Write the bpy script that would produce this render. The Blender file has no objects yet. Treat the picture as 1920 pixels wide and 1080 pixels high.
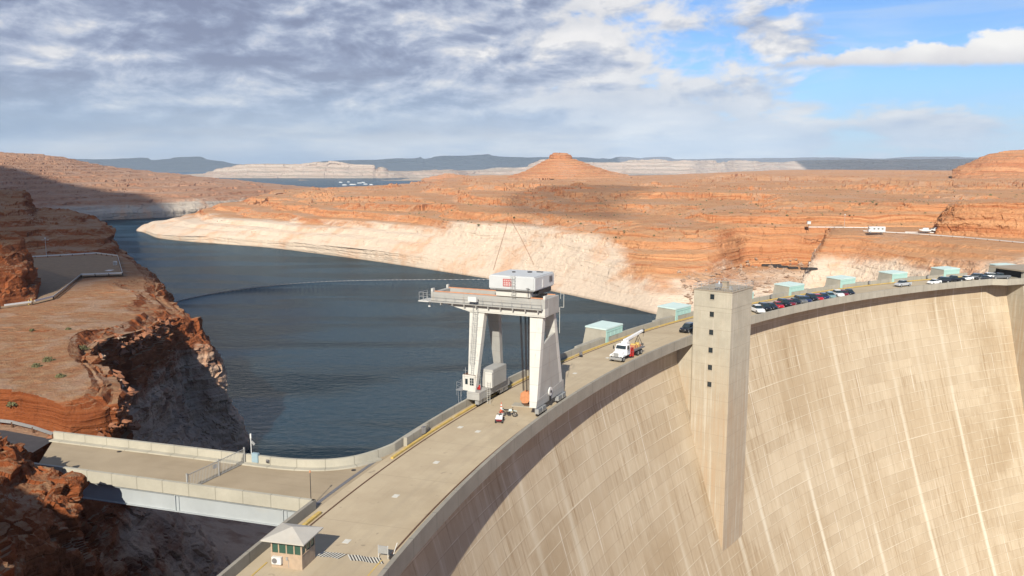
import bpy, bmesh, math, random
import numpy as np
from mathutils import Vector, Matrix
random.seed(7)
R = math.radians
SC = bpy.context.scene
COL = SC.collection

# ------------------------------------------------------------------ camera, sky, sun, exposure
PITCH, FPX, CAMH = R(8.237), 1575.0, 34.0
cam_d = bpy.data.cameras.new('camera'); cam = bpy.data.objects.new('camera', cam_d); COL.objects.link(cam)
cam.location = (0, 0, CAMH); cam.rotation_euler = (R(90) - PITCH, 0, 0)
cam_d.sensor_width = 36; cam_d.lens = FPX / 1920 * 36; cam_d.clip_start = 0.5; cam_d.clip_end = 90000
SC.camera = cam
SC.view_settings.view_transform = 'Standard'; SC.view_settings.look = 'None'
SC.view_settings.gamma = 1; SC.view_settings.exposure = 0.62
SC.cycles.max_bounces = 6; SC.cycles.volume_bounces = 0

SUN_EL, SUN_AZ = R(33), R(188)                     # azimuth clockwise from +Y
sun_to = Vector((math.sin(SUN_AZ) * math.cos(SUN_EL), math.cos(SUN_AZ) * math.cos(SUN_EL), math.sin(SUN_EL)))
sd = bpy.data.lights.new('sun', 'SUN'); sd.energy = 4.7; sd.angle = R(0.5); sd.color = (1.0, 0.94, 0.82)
so = bpy.data.objects.new('sun', sd); COL.objects.link(so); so.location = (0, 0, 400)
so.rotation_euler = (-sun_to).to_track_quat('-Z', 'Y').to_euler()

# ------------------------------------------------------------------ node helper
class N:
    def __init__(s, tree): s.t = tree; s.n = tree.nodes; s.l = tree.links
    def add(s, typ, **kw):
        n = s.n.new(typ)
        for k, v in kw.items():
            if hasattr(n, k): setattr(n, k, v)
        return n
    def set(s, sock, v):
        if isinstance(v, bpy.types.NodeSocket): s.l.new(v, sock)
        else:
            try: sock.default_value = v
            except Exception:
                if isinstance(v, (tuple, list)) and len(v) == 3: sock.default_value = (*v, 1)
                else: raise
    def m(s, op, a, b=None, c=None, clamp=False):
        n = s.n.new('ShaderNodeMath'); n.operation = op; n.use_clamp = clamp
        s.set(n.inputs[0], a)
        if b is not None: s.set(n.inputs[1], b)
        if c is not None: s.set(n.inputs[2], c)
        return n.outputs[0]
    def vm(s, op, a, b=None):
        n = s.n.new('ShaderNodeVectorMath'); n.operation = op
        s.set(n.inputs[0], a)
        if b is not None: s.set(n.inputs[1], b)
        return n.outputs[0]
    def xyz(s, v):
        n = s.n.new('ShaderNodeSeparateXYZ'); s.set(n.inputs[0], v); return n.outputs
    def comb(s, x, y, z):
        n = s.n.new('ShaderNodeCombineXYZ')
        for i, v in enumerate((x, y, z)): s.set(n.inputs[i], v)
        return n.outputs[0]
    def noise(s, vec, scale, detail=4, rough=.55, dist=0, dim='3D'):
        n = s.n.new('ShaderNodeTexNoise'); n.noise_dimensions = dim
        s.set(n.inputs['Vector'], vec); n.inputs['Scale'].default_value = scale
        n.inputs['Detail'].default_value = detail; n.inputs['Roughness'].default_value = rough
        n.inputs['Distortion'].default_value = dist
        return n.outputs[0]
    def step(s, v, a, b):
        n = s.n.new('ShaderNodeMapRange'); n.interpolation_type = 'SMOOTHSTEP'
        s.set(n.inputs[0], v); s.set(n.inputs[1], a); s.set(n.inputs[2], b); return n.outputs[0]
    def lin(s, v, a, b, c=0., d=1.):
        n = s.n.new('ShaderNodeMapRange'); s.set(n.inputs[0], v); s.set(n.inputs[1], a); s.set(n.inputs[2], b)
        s.set(n.inputs[3], c); s.set(n.inputs[4], d); return n.outputs[0]
    def mix(s, f, a, b, mode='MIX'):
        n = s.n.new('ShaderNodeMix'); n.data_type = 'RGBA'; n.blend_type = mode; n.clamp_factor = True
        s.set(n.inputs[0], f); s.set(n.inputs[6], a if not isinstance(a, tuple) else (*a[:3], 1))
        s.set(n.inputs[7], b if not isinstance(b, tuple) else (*b[:3], 1)); return n.outputs[2]
    def ramp(s, f, stops):
        n = s.n.new('ShaderNodeValToRGB'); s.set(n.inputs[0], f); cr = n.color_ramp
        while len(cr.elements) < len(stops): cr.elements.new(0.5)
        for e, (p, c) in zip(cr.elements, stops): e.position = p; e.color = (*c, 1)
        return n.outputs[0]

# ------------------------------------------------------------------ world: physical sky with broken cloud
world = bpy.data.worlds.new('World'); SC.world = world; world.use_nodes = True
w = N(world.node_tree); w.n.clear()
sky = w.add('ShaderNodeTexSky'); sky.sky_type = 'NISHITA'; sky.sun_disc = False
sky.sun_elevation = SUN_EL; sky.sun_rotation = SUN_AZ; sky.altitude = 1200; sky.air_density = 1.0; sky.dust_density = 0.6
tc = w.add('ShaderNodeTexCoord'); D = tc.outputs['Generated']
dx, dy, dz = w.xyz(D)[0:3]
hor = w.m('SQRT', w.m('ADD', w.m('MULTIPLY', dx, dx), w.m('MULTIPLY', dy, dy)))
el = w.m('DIVIDE', dz, w.m('MAXIMUM', hor, .02))                     # tan elevation
az = w.m('ARCTAN2', dx, dy)                                         # radians from +Y, + to the right
# cloud layers in azimuth/elevation, finer towards the horizon
sq = w.m('MULTIPLY', w.m('POWER', w.m('ADD', w.m('MAXIMUM', el, 0.0), .012), .72), 11.0)
PA = w.comb(w.m('MULTIPLY', az, 4.2), w.m('MULTIPLY', sq, .95), 0)
PB = w.comb(w.m('MULTIPLY', az, 10.5), w.m('MULTIPLY', sq, 1.65), 3.1)
nA = w.noise(PA, 1.15, 5, .5, .4)                                    # broad bands
nB = w.noise(PB, 1.1, 9, .58, .25)                                   # billows
nB2 = w.noise(w.vm('ADD', PB, (-.12, .22, 0)), 1.1, 9, .58, .25)
relief = w.m('SUBTRACT', nB, nB2)
# big deck covers the left and centre; it opens to blue towards upper right
edge = w.m('SUBTRACT', w.m('ADD', .20, w.m('MULTIPLY', w.m('SUBTRACT', .10, el), .55)), az)
cov = w.m('ADD', w.lin(edge, -.26, .20, -.24, .58), w.m('ADD', w.m('MULTIPLY', w.m('SUBTRACT', nB, .5), 1.5), w.m('MULTIPLY', w.m('SUBTRACT', nA, .5), 1.0)))
cov = w.m('ADD', cov, w.m('MULTIPLY', w.step(el, .12, .02), w.lin(az, -.05, .35, .36, .10)))
cov = w.m('ADD', cov, w.m('MULTIPLY', w.m('MULTIPLY', w.step(el, .165, .21), w.step(az, .42, .30)), .22))
cov = w.m('ADD', cov, w.m('MULTIPLY', w.m('MULTIPLY', w.step(el, .095, .06), w.step(az, .10, .25)), .15))
lump = w.noise(w.comb(w.m('MULTIPLY', az, 22), w.m('MULTIPLY', el, 34), 0), 1.0, 7, .56)
lumpc = w.m('SUBTRACT', lump, .5)
# long cumulus bank on the right: flat base, domed tops that rise to the right
ub = w.lin(az, .278, .50, 0., 1.)
basel = w.lin(az, .29, .55, .1075, .0965)
base_ = w.m('ADD', basel, w.m('MULTIPLY', lumpc, .014))
topb = w.m('ADD', basel, w.m('ADD', w.m('ADD', .006, w.m('MULTIPLY', w.m('POWER', ub, .8), .031)), w.m('MULTIPLY', lumpc, .060)))
bank = w.m('MINIMUM', w.m('SUBTRACT', topb, el), w.m('SUBTRACT', el, base_))
bank = w.m('MINIMUM', bank, w.m('MULTIPLY', w.m('SUBTRACT', az, .272), .30))
bankf = w.step(bank, -.001, .007)
covf = w.step(cov, -.04, .26)
thick = w.m('ADD', .36, w.m('MULTIPLY', w.m('SUBTRACT', nA, .5), 2.2))
thick = w.m('ADD', thick, w.m('MULTIPLY', w.step(cov, .10, .65), .22))
thick = w.m('ADD', thick, w.m('MULTIPLY', relief, -2.5))
thick = w.m('ADD', thick, w.m('MULTIPLY', w.m('SUBTRACT', nB, .5), -.55))
thick = w.m('ADD', thick, w.m('MULTIPLY', w.step(az, .10, -.50), .10))
thick = w.m('ADD', thick, w.m('MULTIPLY', w.step(az, -.16, .22), -.34), clamp=True)
thick = w.m('MAXIMUM', thick, w.lin(nB, .35, .62, .26, .02))
ccol = w.ramp(thick, [(0, (.88, .85, .83)), (.20, (.67, .67, .70)), (.45, (.45, .495, .615)), (.74, (.27, .315, .45)), (1, (.20, .23, .35))])
# rain veil and pale haze near the horizon
veil = w.ramp(w.noise(w.comb(w.m('MULTIPLY', az, 5.0), w.m('MULTIPLY', sq, 1.4), 5), 1.0, 6, .55), [(.34, (.38, .50, .68)), (.50, (.54, .62, .74)), (.64, (.82, .83, .84))])
veil = w.mix(w.m('MULTIPLY', w.m('MULTIPLY', w.step(el, .018, .05), w.step(az, .12, -.20)), .60), veil, (.25, .36, .51))
ccol = w.mix(w.m('MULTIPLY', w.step(el, .125, .02), .78), ccol, veil)
bt = w.m('ADD', w.lin(w.m('SUBTRACT', el, base_), 0, .026, 0, 1), w.m('MULTIPLY', lumpc, 1.6), clamp=True)
bcol = w.ramp(bt, [(0, (.52, .52, .58)), (.40, (.74, .71, .71)), (1, (.93, .90, .86))])
skyc = w.mix(1.0, sky.outputs[0], (.054, .084, .124), 'MULTIPLY')
skyc = w.mix(w.m('MULTIPLY', w.step(w.noise(w.comb(w.m('MULTIPLY', az, 4), w.m('MULTIPLY', el, 30), 1), .9, 7, .6, 1.0), .46, .82), .55), skyc, (.62, .70, .80))
skyc = w.mix(w.m('MULTIPLY', w.step(el, .11, .0), .65), skyc, (.42, .53, .68))
c1 = w.mix(covf, skyc, ccol)
c2 = w.mix(bankf, c1, bcol)
bg = w.add('ShaderNodeBackground'); w.set(bg.inputs[0], c2); bg.inputs[1].default_value = 0.70
wo = w.add('ShaderNodeOutputWorld'); w.l.new(bg.outputs[0], wo.inputs[0])

# ------------------------------------------------------------------ object helpers
def tag(o, label=None, cat=None, group=None, kind=None):
    if label: o['label'] = label
    if cat: o['category'] = cat
    if group: o['group'] = group
    if kind: o['kind'] = kind
    return o
def empty(name, label, cat, loc=(0, 0, 0), rz=0., group=None):
    o = bpy.data.objects.new(name, None); COL.objects.link(o); o.location = loc; o.rotation_euler = (0, 0, rz)
    o.empty_display_size = .5
    return tag(o, label, cat, group)
def mesh_obj(name, verts, faces, mat, parent=None, smooth=False, uvs=None, attrs=None, loc=None, rz=None):
    me = bpy.data.meshes.new(name); me.from_pydata([tuple(map(float, v)) for v in verts], [], [tuple(map(int, f)) for f in faces]); me.update()
    if mat: me.materials.append(mat)
    if smooth: me.polygons.foreach_set('use_smooth', [True] * len(me.polygons))
    if uvs is not None:
        ul = me.uv_layers.new(name='UVMap'); li = np.zeros(len(me.loops), int); me.loops.foreach_get('vertex_index', li)
        ul.data.foreach_set('uv', np.asarray(uvs, float)[li].ravel())
    if attrs:
        for k, a in attrs.items():
            at_ = me.attributes.new(k, 'FLOAT', 'POINT'); at_.data.foreach_set('value', np.asarray(a, float))
    o = bpy.data.objects.new(name, me); COL.objects.link(o)
    if parent: o.parent = parent
    if loc: o.location = loc
    if rz is not None: o.rotation_euler = (0, 0, rz)
    return o
class MB:
    """collects boxes, bars, tubes; built as ONE mesh"""
    def __init__(s): s.v = []; s.f = []
    def raw(s, v, f):
        o = len(s.v); s.v += [tuple(p) for p in v]; s.f += [tuple(i + o for i in q) for q in f]; return s
    def hexa(s, p):                       # 8 pts: bottom 4 ccw, top 4 ccw
        return s.raw(p, [(3, 2, 1, 0), (4, 5, 6, 7), (0, 1, 5, 4), (1, 2, 6, 5), (2, 3, 7, 6), (3, 0, 4, 7)])
    def box(s, x0, x1, y0, y1, z0, z1):
        return s.hexa([(x0, y0, z0), (x1, y0, z0), (x1, y1, z0), (x0, y1, z0), (x0, y0, z1), (x1, y0, z1), (x1, y1, z1), (x0, y1, z1)])
    def bar(s, a, b, w, h=None):
        h = h or w; a = Vector(a); b = Vector(b); d = (b - a).normalized()
        up = Vector((0, 0, 1)) if abs(d.z) < .95 else Vector((0, 1, 0))
        x = d.cross(up).normalized() * w / 2; y = x.cross(d).normalized() * h / 2
        P = [a - x - y, a + x - y, a + x + y, a - x + y, b - x - y, b + x - y, b + x + y, b - x + y]
        return s.raw(P, [(0, 1, 2, 3), (7, 6, 5, 4), (4, 5, 1, 0), (5, 6, 2, 1), (6, 7, 3, 2), (7, 4, 0, 3)])
    def tube(s, a, b, r, n=8, r2=None):
        a = Vector(a); b = Vector(b); d = (b - a).normalized(); r2 = r if r2 is None else r2
        up = Vector((0, 0, 1)) if abs(d.z) < .95 else Vector((0, 1, 0))
        x = d.cross(up).normalized(); y = d.cross(x)
        v = [a + (x * math.cos(t) + y * math.sin(t)) * r for t in [2 * math.pi * i / n for i in range(n)]]
        v += [b + (x * math.cos(t) + y * math.sin(t)) * r2 for t in [2 * math.pi * i / n for i in range(n)]]
        f = [(i, (i + 1) % n, n + (i + 1) % n, n + i) for i in range(n)] + [tuple(range(n))[::-1], tuple(range(n, 2 * n))]
        return s.raw(v, f)
    def prism(s, pts, off):               # planar outline (3D) extruded by vector off
        n = len(pts); off = Vector(off); P = [Vector(p) for p in pts]
        return s.raw(P + [p + off for p in P], [tuple(range(n))[::-1], tuple(range(n, 2 * n))] + [(i, (i + 1) % n, n + (i + 1) % n, n + i) for i in range(n)])
    def build(s, name, mat, parent=None, bevel=0, **kw):
        o = mesh_obj(name, s.v, s.f, mat, parent, **kw)
        bm = bmesh.new(); bm.from_mesh(o.data); bmesh.ops.recalc_face_normals(bm, faces=bm.faces)
        if bevel: bmesh.ops.bevel(bm, geom=bm.edges[:], offset=bevel, segments=2, affect='EDGES', clamp_overlap=True)
        bm.to_mesh(o.data); bm.free()
        return o

# ------------------------------------------------------------------ places: pixels of the survey photo -> world points
CX, CY = 247.37, 3.44                                # centre of the dam's arc
def ray(px, py):
    u = (px - 960) / FPX; v = (540 - py) / FPX
    return np.array([u, math.cos(PITCH) + v * math.sin(PITCH), -math.sin(PITCH) + v * math.cos(PITCH)])
def at_z(px, py, z):
    r = ray(px, py); t = (z - CAMH) / r[2]; return np.array([r[0] * t, r[1] * t, z])
def at_y(px, py, Y):
    r = ray(px, py); t = Y / r[1]; return np.array([r[0] * t, Y, CAMH + r[2] * t])
def pol(Rr, th, z=0.):
    return (CX + Rr * math.cos(R(th)), CY + Rr * math.sin(R(th)), z)
def frame(th, Rr):                                   # local axes: +x upstream (radial), +y along the crest away from camera
    return pol(Rr, th), R(th)                        # object at that point rotated by th: local x = radial; local y = +theta direction

# ------------------------------------------------------------------ noise for landforms
_rs = np.random.RandomState(11); _perm = _rs.permutation(256); _perm = np.r_[_perm, _perm, _perm]
_g = _rs.randn(256, 3); _g /= np.linalg.norm(_g, axis=1)[:, None]
def perlin(p):
    p = np.asarray(p, float); i = np.floor(p).astype(int); f = p - i; i &= 255
    u = f * f * f * (f * (f * 6 - 15) + 10); out = 0
    for a in (0, 1):
        for b in (0, 1):
            for c in (0, 1):
                h = _perm[_perm[_perm[(i[:, 0] + a) & 255] + ((i[:, 1] + b) & 255)] + ((i[:, 2] + c) & 255)]
                g = _g[h]; d = g[:, 0] * (f[:, 0] - a) + g[:, 1] * (f[:, 1] - b) + g[:, 2] * (f[:, 2] - c)
                wt = (u[:, 0] if a else 1 - u[:, 0]) * (u[:, 1] if b else 1 - u[:, 1]) * (u[:, 2] if c else 1 - u[:, 2])
                out = out + wt * d
    return out * 1.6
def fbm(p, oct=4, gain=.5, ridged=False):
    s = 0; a = 1; t = 0
    for k in range(oct):
        n = perlin(p * 2.03 ** k + k * 17.3)
        if ridged: n = 1 - 2 * np.abs(n)
        s = s + a * n; t += a; a *= gain
    return s / t
def grid_faces(nr, nc):
    i = np.arange(nr - 1)[:, None] * nc + np.arange(nc - 1)[None]; i = i.ravel()
    return np.stack([i, i + 1, i + nc + 1, i + nc], 1)
def resample(net, nr, nc, rowpos=None, colpos=None):
    """net [rows][cols][k] -> dense grid; rows linear, columns smooth"""
    net = np.asarray(net, float); Rn, Cn, K = net.shape
    ru = np.arange(Rn) if rowpos is None else np.asarray(rowpos, float)
    cu = np.arange(Cn) if colpos is None else np.asarray(colpos, float)
    cc = np.linspace(cu[0], cu[-1], nc); j = np.clip(np.searchsorted(cu, cc, 'right') - 1, 0, Cn - 2)
    t = ((cc - cu[j]) / (cu[j + 1] - cu[j]))[None, :, None]
    sl = np.zeros_like(net)
    d = np.diff(net, axis=1) / np.diff(cu)[None, :, None]
    sl[:, 0] = d[:, 0]; sl[:, -1] = d[:, -1]
    a, b = d[:, :-1], d[:, 1:]; sl[:, 1:-1] = np.where(a * b > 0, 2 * a * b / np.where(np.abs(a + b) < 1e-9, 1e-9, a + b), 0)
    h = (cu[j + 1] - cu[j])[None, :, None]
    A, B, SA, SB = net[:, j], net[:, j + 1], sl[:, j] * h, sl[:, j + 1] * h
    g = (2 * t**3 - 3 * t**2 + 1) * A + (t**3 - 2 * t**2 + t) * SA + (-2 * t**3 + 3 * t**2) * B + (t**3 - t**2) * SB
    rr = np.linspace(ru[0], ru[-1], nr); i = np.clip(np.searchsorted(ru, rr, 'right') - 1, 0, Rn - 2)
    t = ((rr - ru[i]) / (ru[i + 1] - ru[i]))[:, None, None]
    return g[i] * (1 - t) + g[i + 1] * t
def normals(P):
    du = np.gradient(P, axis=1); dv = np.gradient(P, axis=0); n = np.cross(du, dv)
    n /= np.maximum(np.linalg.norm(n, axis=2), 1e-9)[..., None]; return n
def landform(name, net, nr, nc, mat, rowpos=None, colpos=None, terr=4., terr_amt=.7, amp=3., scale=25., crag=1.5, cscale=6., flat_damp=.25, fixed=None, kind='structure', out=(0, 0), label=None, cat=None):
    G = resample(net, nr, nc, rowpos, colpos); P = G[..., :3].copy(); ring = G[..., 3].ravel() if G.shape[2] > 3 else np.zeros(nr * nc)
    q = P.reshape(-1, 3); n = normals(P).reshape(-1, 3)
    steep = np.clip((1 - np.abs(n[:, 2])) * 1.6, 0, 1)
    w_ = flat_damp + (1 - flat_damp) * steep
    big = fbm(q / scale, 5); rg = fbm(q / (scale * .45) * [1, 1, .5] + 9, 4, ridged=True)
    # bedding: horizontal ledges, each bed its own set-back
    zz = q[:, 2] + 1.6 * fbm(q / (scale * 3) + 5, 2) * terr
    bed = zz / terr; k = np.floor(bed); fr = bed - k
    hk = (np.sin(k * 12.9898) * 43758.5453) % 1
    ledge = (hk - .5) * terr_amt * terr + (np.clip(fr * 3, 0, 1) - .5) * terr * terr_amt * .35
    cr = fbm(q / cscale * [1, 1, 1.6] + 31, 4, .6)
    # blocky joints
    cell = fbm(np.floor(q / (cscale * .8) + fbm(q / cscale + 3, 2)[:, None] * .6) * 7.7 + .37, 1)
    dh = amp * big + .5 * amp * rg * steep + ledge * .6 + crag * cr + crag * 1.0 * cell
    if fixed is not None: dh = dh * fixed(q)
    dirn = n.copy(); dirn[n[:, 2] < 0] *= -1
    q2 = q + dirn * (dh * w_)[:, None]
    # terraces on gentle ground
    tz = q2[:, 2] + .5 * terr * fbm(q2 / (scale * 2), 3); kk = tz / terr; fl = np.floor(kk); ff = kk - fl
    st = (fl + np.clip((ff - .5) * 3.2 + .5, 0, 1)) * terr - tz
    mk = (1 - steep) * terr_amt * .75
    if fixed is not None: mk = mk * fixed(q)
    q2[:, 2] += st * mk
    o = mesh_obj(name, q2, grid_faces(nr, nc), mat, attrs={'ring': ring}, smooth=False)
    tag(o, label, cat, kind=kind)
    return o
# ------------------------------------------------------------------ materials
AL = .68                                             # exposure is set for the shade, so albedos sit a little lower
def dim(c, k=AL): return tuple(v * k for v in c)
def new_mat(name):
    m = bpy.data.materials.new(name); m.use_nodes = True; n = N(m.node_tree); b = m.node_tree.nodes['Principled BSDF']
    return m, n, b
def plain(name, col, rough=.6, metal=0., var=.12, scale=3., spec=.4, bump=0., dirt=None):
    col = dim(col, .72); m, n, b = new_mat(name); t = n.add('ShaderNodeTexCoord').outputs['Object']
    nz = n.noise(t, scale, 5, .6)
    c = n.mix(n.lin(nz, .3, .7), tuple(v * (1 - var) for v in col), tuple(min(1, v * (1 + var)) for v in col))
    if dirt: c = n.mix(n.m('MULTIPLY', n.step(n.noise(t, scale * .6, 6, .7), .52, .72), dirt[1]), c, dirt[0])
    n.set(b.inputs['Base Color'], c); b.inputs['Roughness'].default_value = rough; b.inputs['Metallic'].default_value = metal
    b.inputs['Specular IOR Level'].default_value = spec
    if bump:
        bp = n.add('ShaderNodeBump'); n.set(bp.inputs['Height'], nz); bp.inputs['Strength'].default_value = bump; bp.inputs['Distance'].default_value = .05
        n.set(b.inputs['Normal'], bp.outputs[0])
    return m
def concrete(name, base, joint=0., streak=.25, stain=(.30, .22, .15), jz=0., uvm=True, worn=1.0):
    """board-marked concrete: mottling, drips, optional cast joints every `joint` metres along u"""
    base = dim(base); stain = dim(stain, .6); m, n, b = new_mat(name); T = n.add('ShaderNodeTexCoord')
    g = n.add('ShaderNodeNewGeometry').outputs['Position']
    a = n.noise(g, .35, 6, .6); f = n.noise(g, 4.0, 5, .65)
    c = n.mix(n.lin(a, .3, .7), tuple(v * .86 for v in base), tuple(min(1, v * 1.10) for v in base))
    c = n.mix(n.m('MULTIPLY', n.step(f, .45, .75), .25 * worn), c, tuple(v * .70 for v in base))
    gx, gy, gz = n.xyz(g)[0:3]
    dr = n.noise(n.comb(n.m('MULTIPLY', gx, 1.0), n.m('MULTIPLY', gy, 1.0), n.m('MULTIPLY', gz, .10)), 1.6, 5, .7)
    c = n.mix(n.m('MULTIPLY', n.step(dr, .52, .74), streak), c, stain)
    if joint:
        u = n.xyz(T.outputs['UV'])[0]; fr = n.m('FRACT', n.m('DIVIDE', u, joint))
        ln = n.m('LESS_THAN', n.m('ABSOLUTE', n.m('SUBTRACT', fr, .5)), .06 / joint)
        c = n.mix(n.m('MULTIPLY', ln, .55), c, tuple(v * .4 for v in base))
        cell = n.m('FRACT', n.m('MULTIPLY', n.m('SINE', n.m('FLOOR', n.m('ADD', n.m('DIVIDE', u, joint), .5))), 437.5))
        c = n.mix(n.m('MULTIPLY', cell, .13), c, tuple(v * .72 for v in base))
    n.set(b.inputs['Base Color'], c); b.inputs['Roughness'].default_value = .85; b.inputs['Specular IOR Level'].default_value = .25
    bp = n.add('ShaderNodeBump'); n.set(bp.inputs['Height'], f); bp.inputs['Strength'].default_value = .25; bp.inputs['Distance'].default_value = .04
    n.set(b.inputs['Normal'], bp.outputs[0])
    return m
CB = (.50, .44, .335)
M = {}
M['wall'] = concrete('parapet_concrete', (.50, .46, .375), joint=3.6, streak=.22)
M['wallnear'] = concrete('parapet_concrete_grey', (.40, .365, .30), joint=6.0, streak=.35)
M['bridgewall'] = concrete('bridge_concrete', (.56, .52, .42), joint=3.3, streak=.10, stain=(.42, .35, .26))
M['tower'] = concrete('tower_concrete', (.56, .51, .405), streak=.30, stain=(.58, .44, .28))
M['block'] = concrete('block_concrete', (.44, .39, .31), streak=.35)

n = N(M['tower'].node_tree); b = M['tower'].node_tree.nodes['Principled BSDF']; src = b.inputs['Base Color'].links[0].from_socket
g = n.add('ShaderNodeNewGeometry').outputs['Position']; gx, gy, gz = n.xyz(g)[0:3]
st_ = n.noise(n.comb(n.m('MULTIPLY', gx, 1.6), n.m('MULTIPLY', gy, 1.6), n.m('MULTIPLY', gz, .05)), 1.0, 6, .72)
wash = n.m('MULTIPLY', n.step(n.m('ADD', gz, n.m('MULTIPLY', st_, -10)), -2, -24), n.lin(st_, .36, .62, .15, .95))
c = n.mix(wash, src, (.36, .265, .175)); c = n.mix(n.m('MULTIPLY', n.step(st_, .46, .36), .5), c, (.50, .44, .36))
lt = n.m('LESS_THAN', n.m('FRACT', n.m('DIVIDE', n.m('ADD', gz, .9), 3.5)), .018); c = n.mix(n.m('MULTIPLY', lt, .45), c, (.20, .165, .125))
n.set(b.inputs['Base Color'], c)
# road deck: tan concrete slabs, paler upstream lane
m, n, b = new_mat('deck_concrete'); T = n.add('ShaderNodeTexCoord').outputs['UV']; g = n.add('ShaderNodeNewGeometry').outputs['Position']
ux, uy = n.xyz(T)[0:2]
a = n.noise(g, .22, 7, .62); f = n.noise(g, 2.5, 6, .7); s2 = n.noise(n.comb(n.m('MULTIPLY', ux, .06), uy, 0), 2.2, 5, .6)
c = n.mix(n.lin(a, .3, .7), (.50, .40, .275), (.60, .495, .345))
lane = n.m('MULTIPLY', n.step(uy, 271.55, 271.75), n.m('SUBTRACT', 1.0, n.step(ux, 20, 60)))
c = n.mix(n.m('MULTIPLY', lane, .5), c, (.66, .58, .45))
c = n.mix(n.m('MULTIPLY', n.step(s2, .52, .75), .22), c, (.34, .27, .19))
c = n.mix(n.m('MULTIPLY', n.step(f, .60, .80), .25), c, (.30, .25, .18))
c = n.mix(n.m('MULTIPLY', n.step(n.noise(g, .9, 3, .5, .8), .66, .74), .45), c, (.20, .165, .125))
c = n.mix(n.m('MULTIPLY', n.step(n.noise(g, .12, 5, .6, .6), .50, .62), .28), c, (.42, .335, .225))
jl = n.m('LESS_THAN', n.m('ABSOLUTE', n.m('SUBTRACT', n.m('FRACT', n.m('DIVIDE', ux, 12.2)), .5)), .004)
c = n.mix(n.m('MULTIPLY', jl, .35), c, (.30, .25, .18))
tr = n.m('ABSOLUTE', n.m('SUBTRACT', n.m('ABSOLUTE', n.m('SUBTRACT', uy, 269.4)), .9))
c = n.mix(n.m('MULTIPLY', n.m('SUBTRACT', 1.0, n.step(tr, .05, .5)), n.m('MULTIPLY', n.noise(n.comb(n.m('MULTIPLY', ux, .1), uy, 0), 1.0, 4), .22)), c, (.33, .28, .22))
c = n.mix(1.0, c, (.75, .745, .73), 'MULTIPLY')
n.set(b.inputs['Base Color'], c); b.inputs['Roughness'].default_value = .9; b.inputs['Specular IOR Level'].default_value = .2
M['deck'] = m
m, n, b = new_mat('bridge_deck_concrete'); g = n.add('ShaderNodeNewGeometry').outputs['Position']
a = n.noise(g, .18, 7, .62); f = n.noise(g, 1.8, 6, .7)
rg_ = n.vm('MULTIPLY', n.vm('ADD', g, (0, 0, 0)), (.95, .95, 1)); gx, gy, gz = n.xyz(g)[0:3]
al = n.m('ADD', n.m('MULTIPLY', gx, .953), n.m('MULTIPLY', gy, -.30)); ac = n.m('ADD', n.m('MULTIPLY', gx, .30), n.m('MULTIPLY', gy, .953))
s2 = n.noise(n.comb(n.m('MULTIPLY', al, .05), ac, 0), 1.2, 5, .6)
c = n.mix(n.lin(a, .3, .7), (.40, .315, .215), (.50, .40, .28))
c = n.mix(n.m('MULTIPLY', n.step(s2, .50, .75), .3), c, (.30, .23, .155))
c = n.mix(n.m('MULTIPLY', n.step(f, .60, .80), .25), c, (.28, .22, .16))
c = n.mix(1.0, c, (.70, .70, .68), 'MULTIPLY')
n.set(b.inputs['Base Color'], c); b.inputs['Roughness'].default_value = .9; b.inputs['Specular IOR Level'].default_value = .2
M['bdeck'] = m

# downstream face: cast blocks, lift lines, mineral streaks from the monolith joints
m, n, b = new_mat('dam_face_concrete'); T = n.add('ShaderNodeTexCoord').outputs['UV']
u, v = n.xyz(T)[0:2]
wob = n.m('MULTIPLY', n.m('SUBTRACT', n.noise(n.comb(n.m('MULTIPLY', u, .08), n.m('MULTIPLY', v, .3), 0), 1.0, 4), .5), .5)
uu = n.m('ADD', u, wob)
blk = n.m('FLOOR', n.m('DIVIDE', u, 12.2)); lift = n.m('FLOOR', n.m('DIVIDE', v, 2.29))
hb = n.m('FRACT', n.m('MULTIPLY', n.m('SINE', n.m('ADD', n.m('MULTIPLY', blk, 12.99), n.m('MULTIPLY', lift, 78.23))), 4375.5))
hm = n.m('FRACT', n.m('MULTIPLY', n.m('SINE', n.m('MULTIPLY', blk, 33.7)), 917.3))
pan = n.m('FLOOR', n.m('DIVIDE', u, 3.05))
hp = n.m('FRACT', n.m('MULTIPLY', n.m('SINE', n.m('ADD', n.m('MULTIPLY', pan, 7.1), n.m('MULTIPLY', lift, 41.3))), 3313.1))
base = n.mix(hb, (.53, .43, .32), (.61, .505, .385))
base = n.mix(n.m('MULTIPLY', n.step(hp, .6, 1.0), .28), base, (.70, .60, .47))
big = n.noise(n.comb(u, v, 0), .035, 6, .62)
base = n.mix(n.step(big, .42, .62), base, n.mix(hm, (.46, .355, .245), (.55, .44, .32)))
st1 = n.noise(n.comb(uu, n.m('MULTIPLY', v, .045), 0), 1.35, 7, .72)
st2 = n.noise(n.comb(uu, n.m('MULTIPLY', v, .10), 7), 3.6, 5, .7)
patchy = n.step(n.noise(n.comb(u, v, 4), .09, 5, .6), .38, .62)
base = n.mix(n.m('MULTIPLY', n.step(st1, .50, .70), n.m('MULTIPLY', patchy, .85)), base, (.31, .205, .11))
base = n.mix(n.m('MULTIPLY', n.step(st2, .52, .72), n.m('MULTIPLY', patchy, .55)), base, (.33, .25, .165))
base = n.mix(n.m('MULTIPLY', n.step(st1, .47, .32), .6), base, (.74, .65, .53))
fj = n.m('ABSOLUTE', n.m('SUBTRACT', n.m('FRACT', n.m('DIVIDE', n.m('ADD', uu, 3), 12.2)), .5))          # pale efflorescence down each joint
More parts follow.
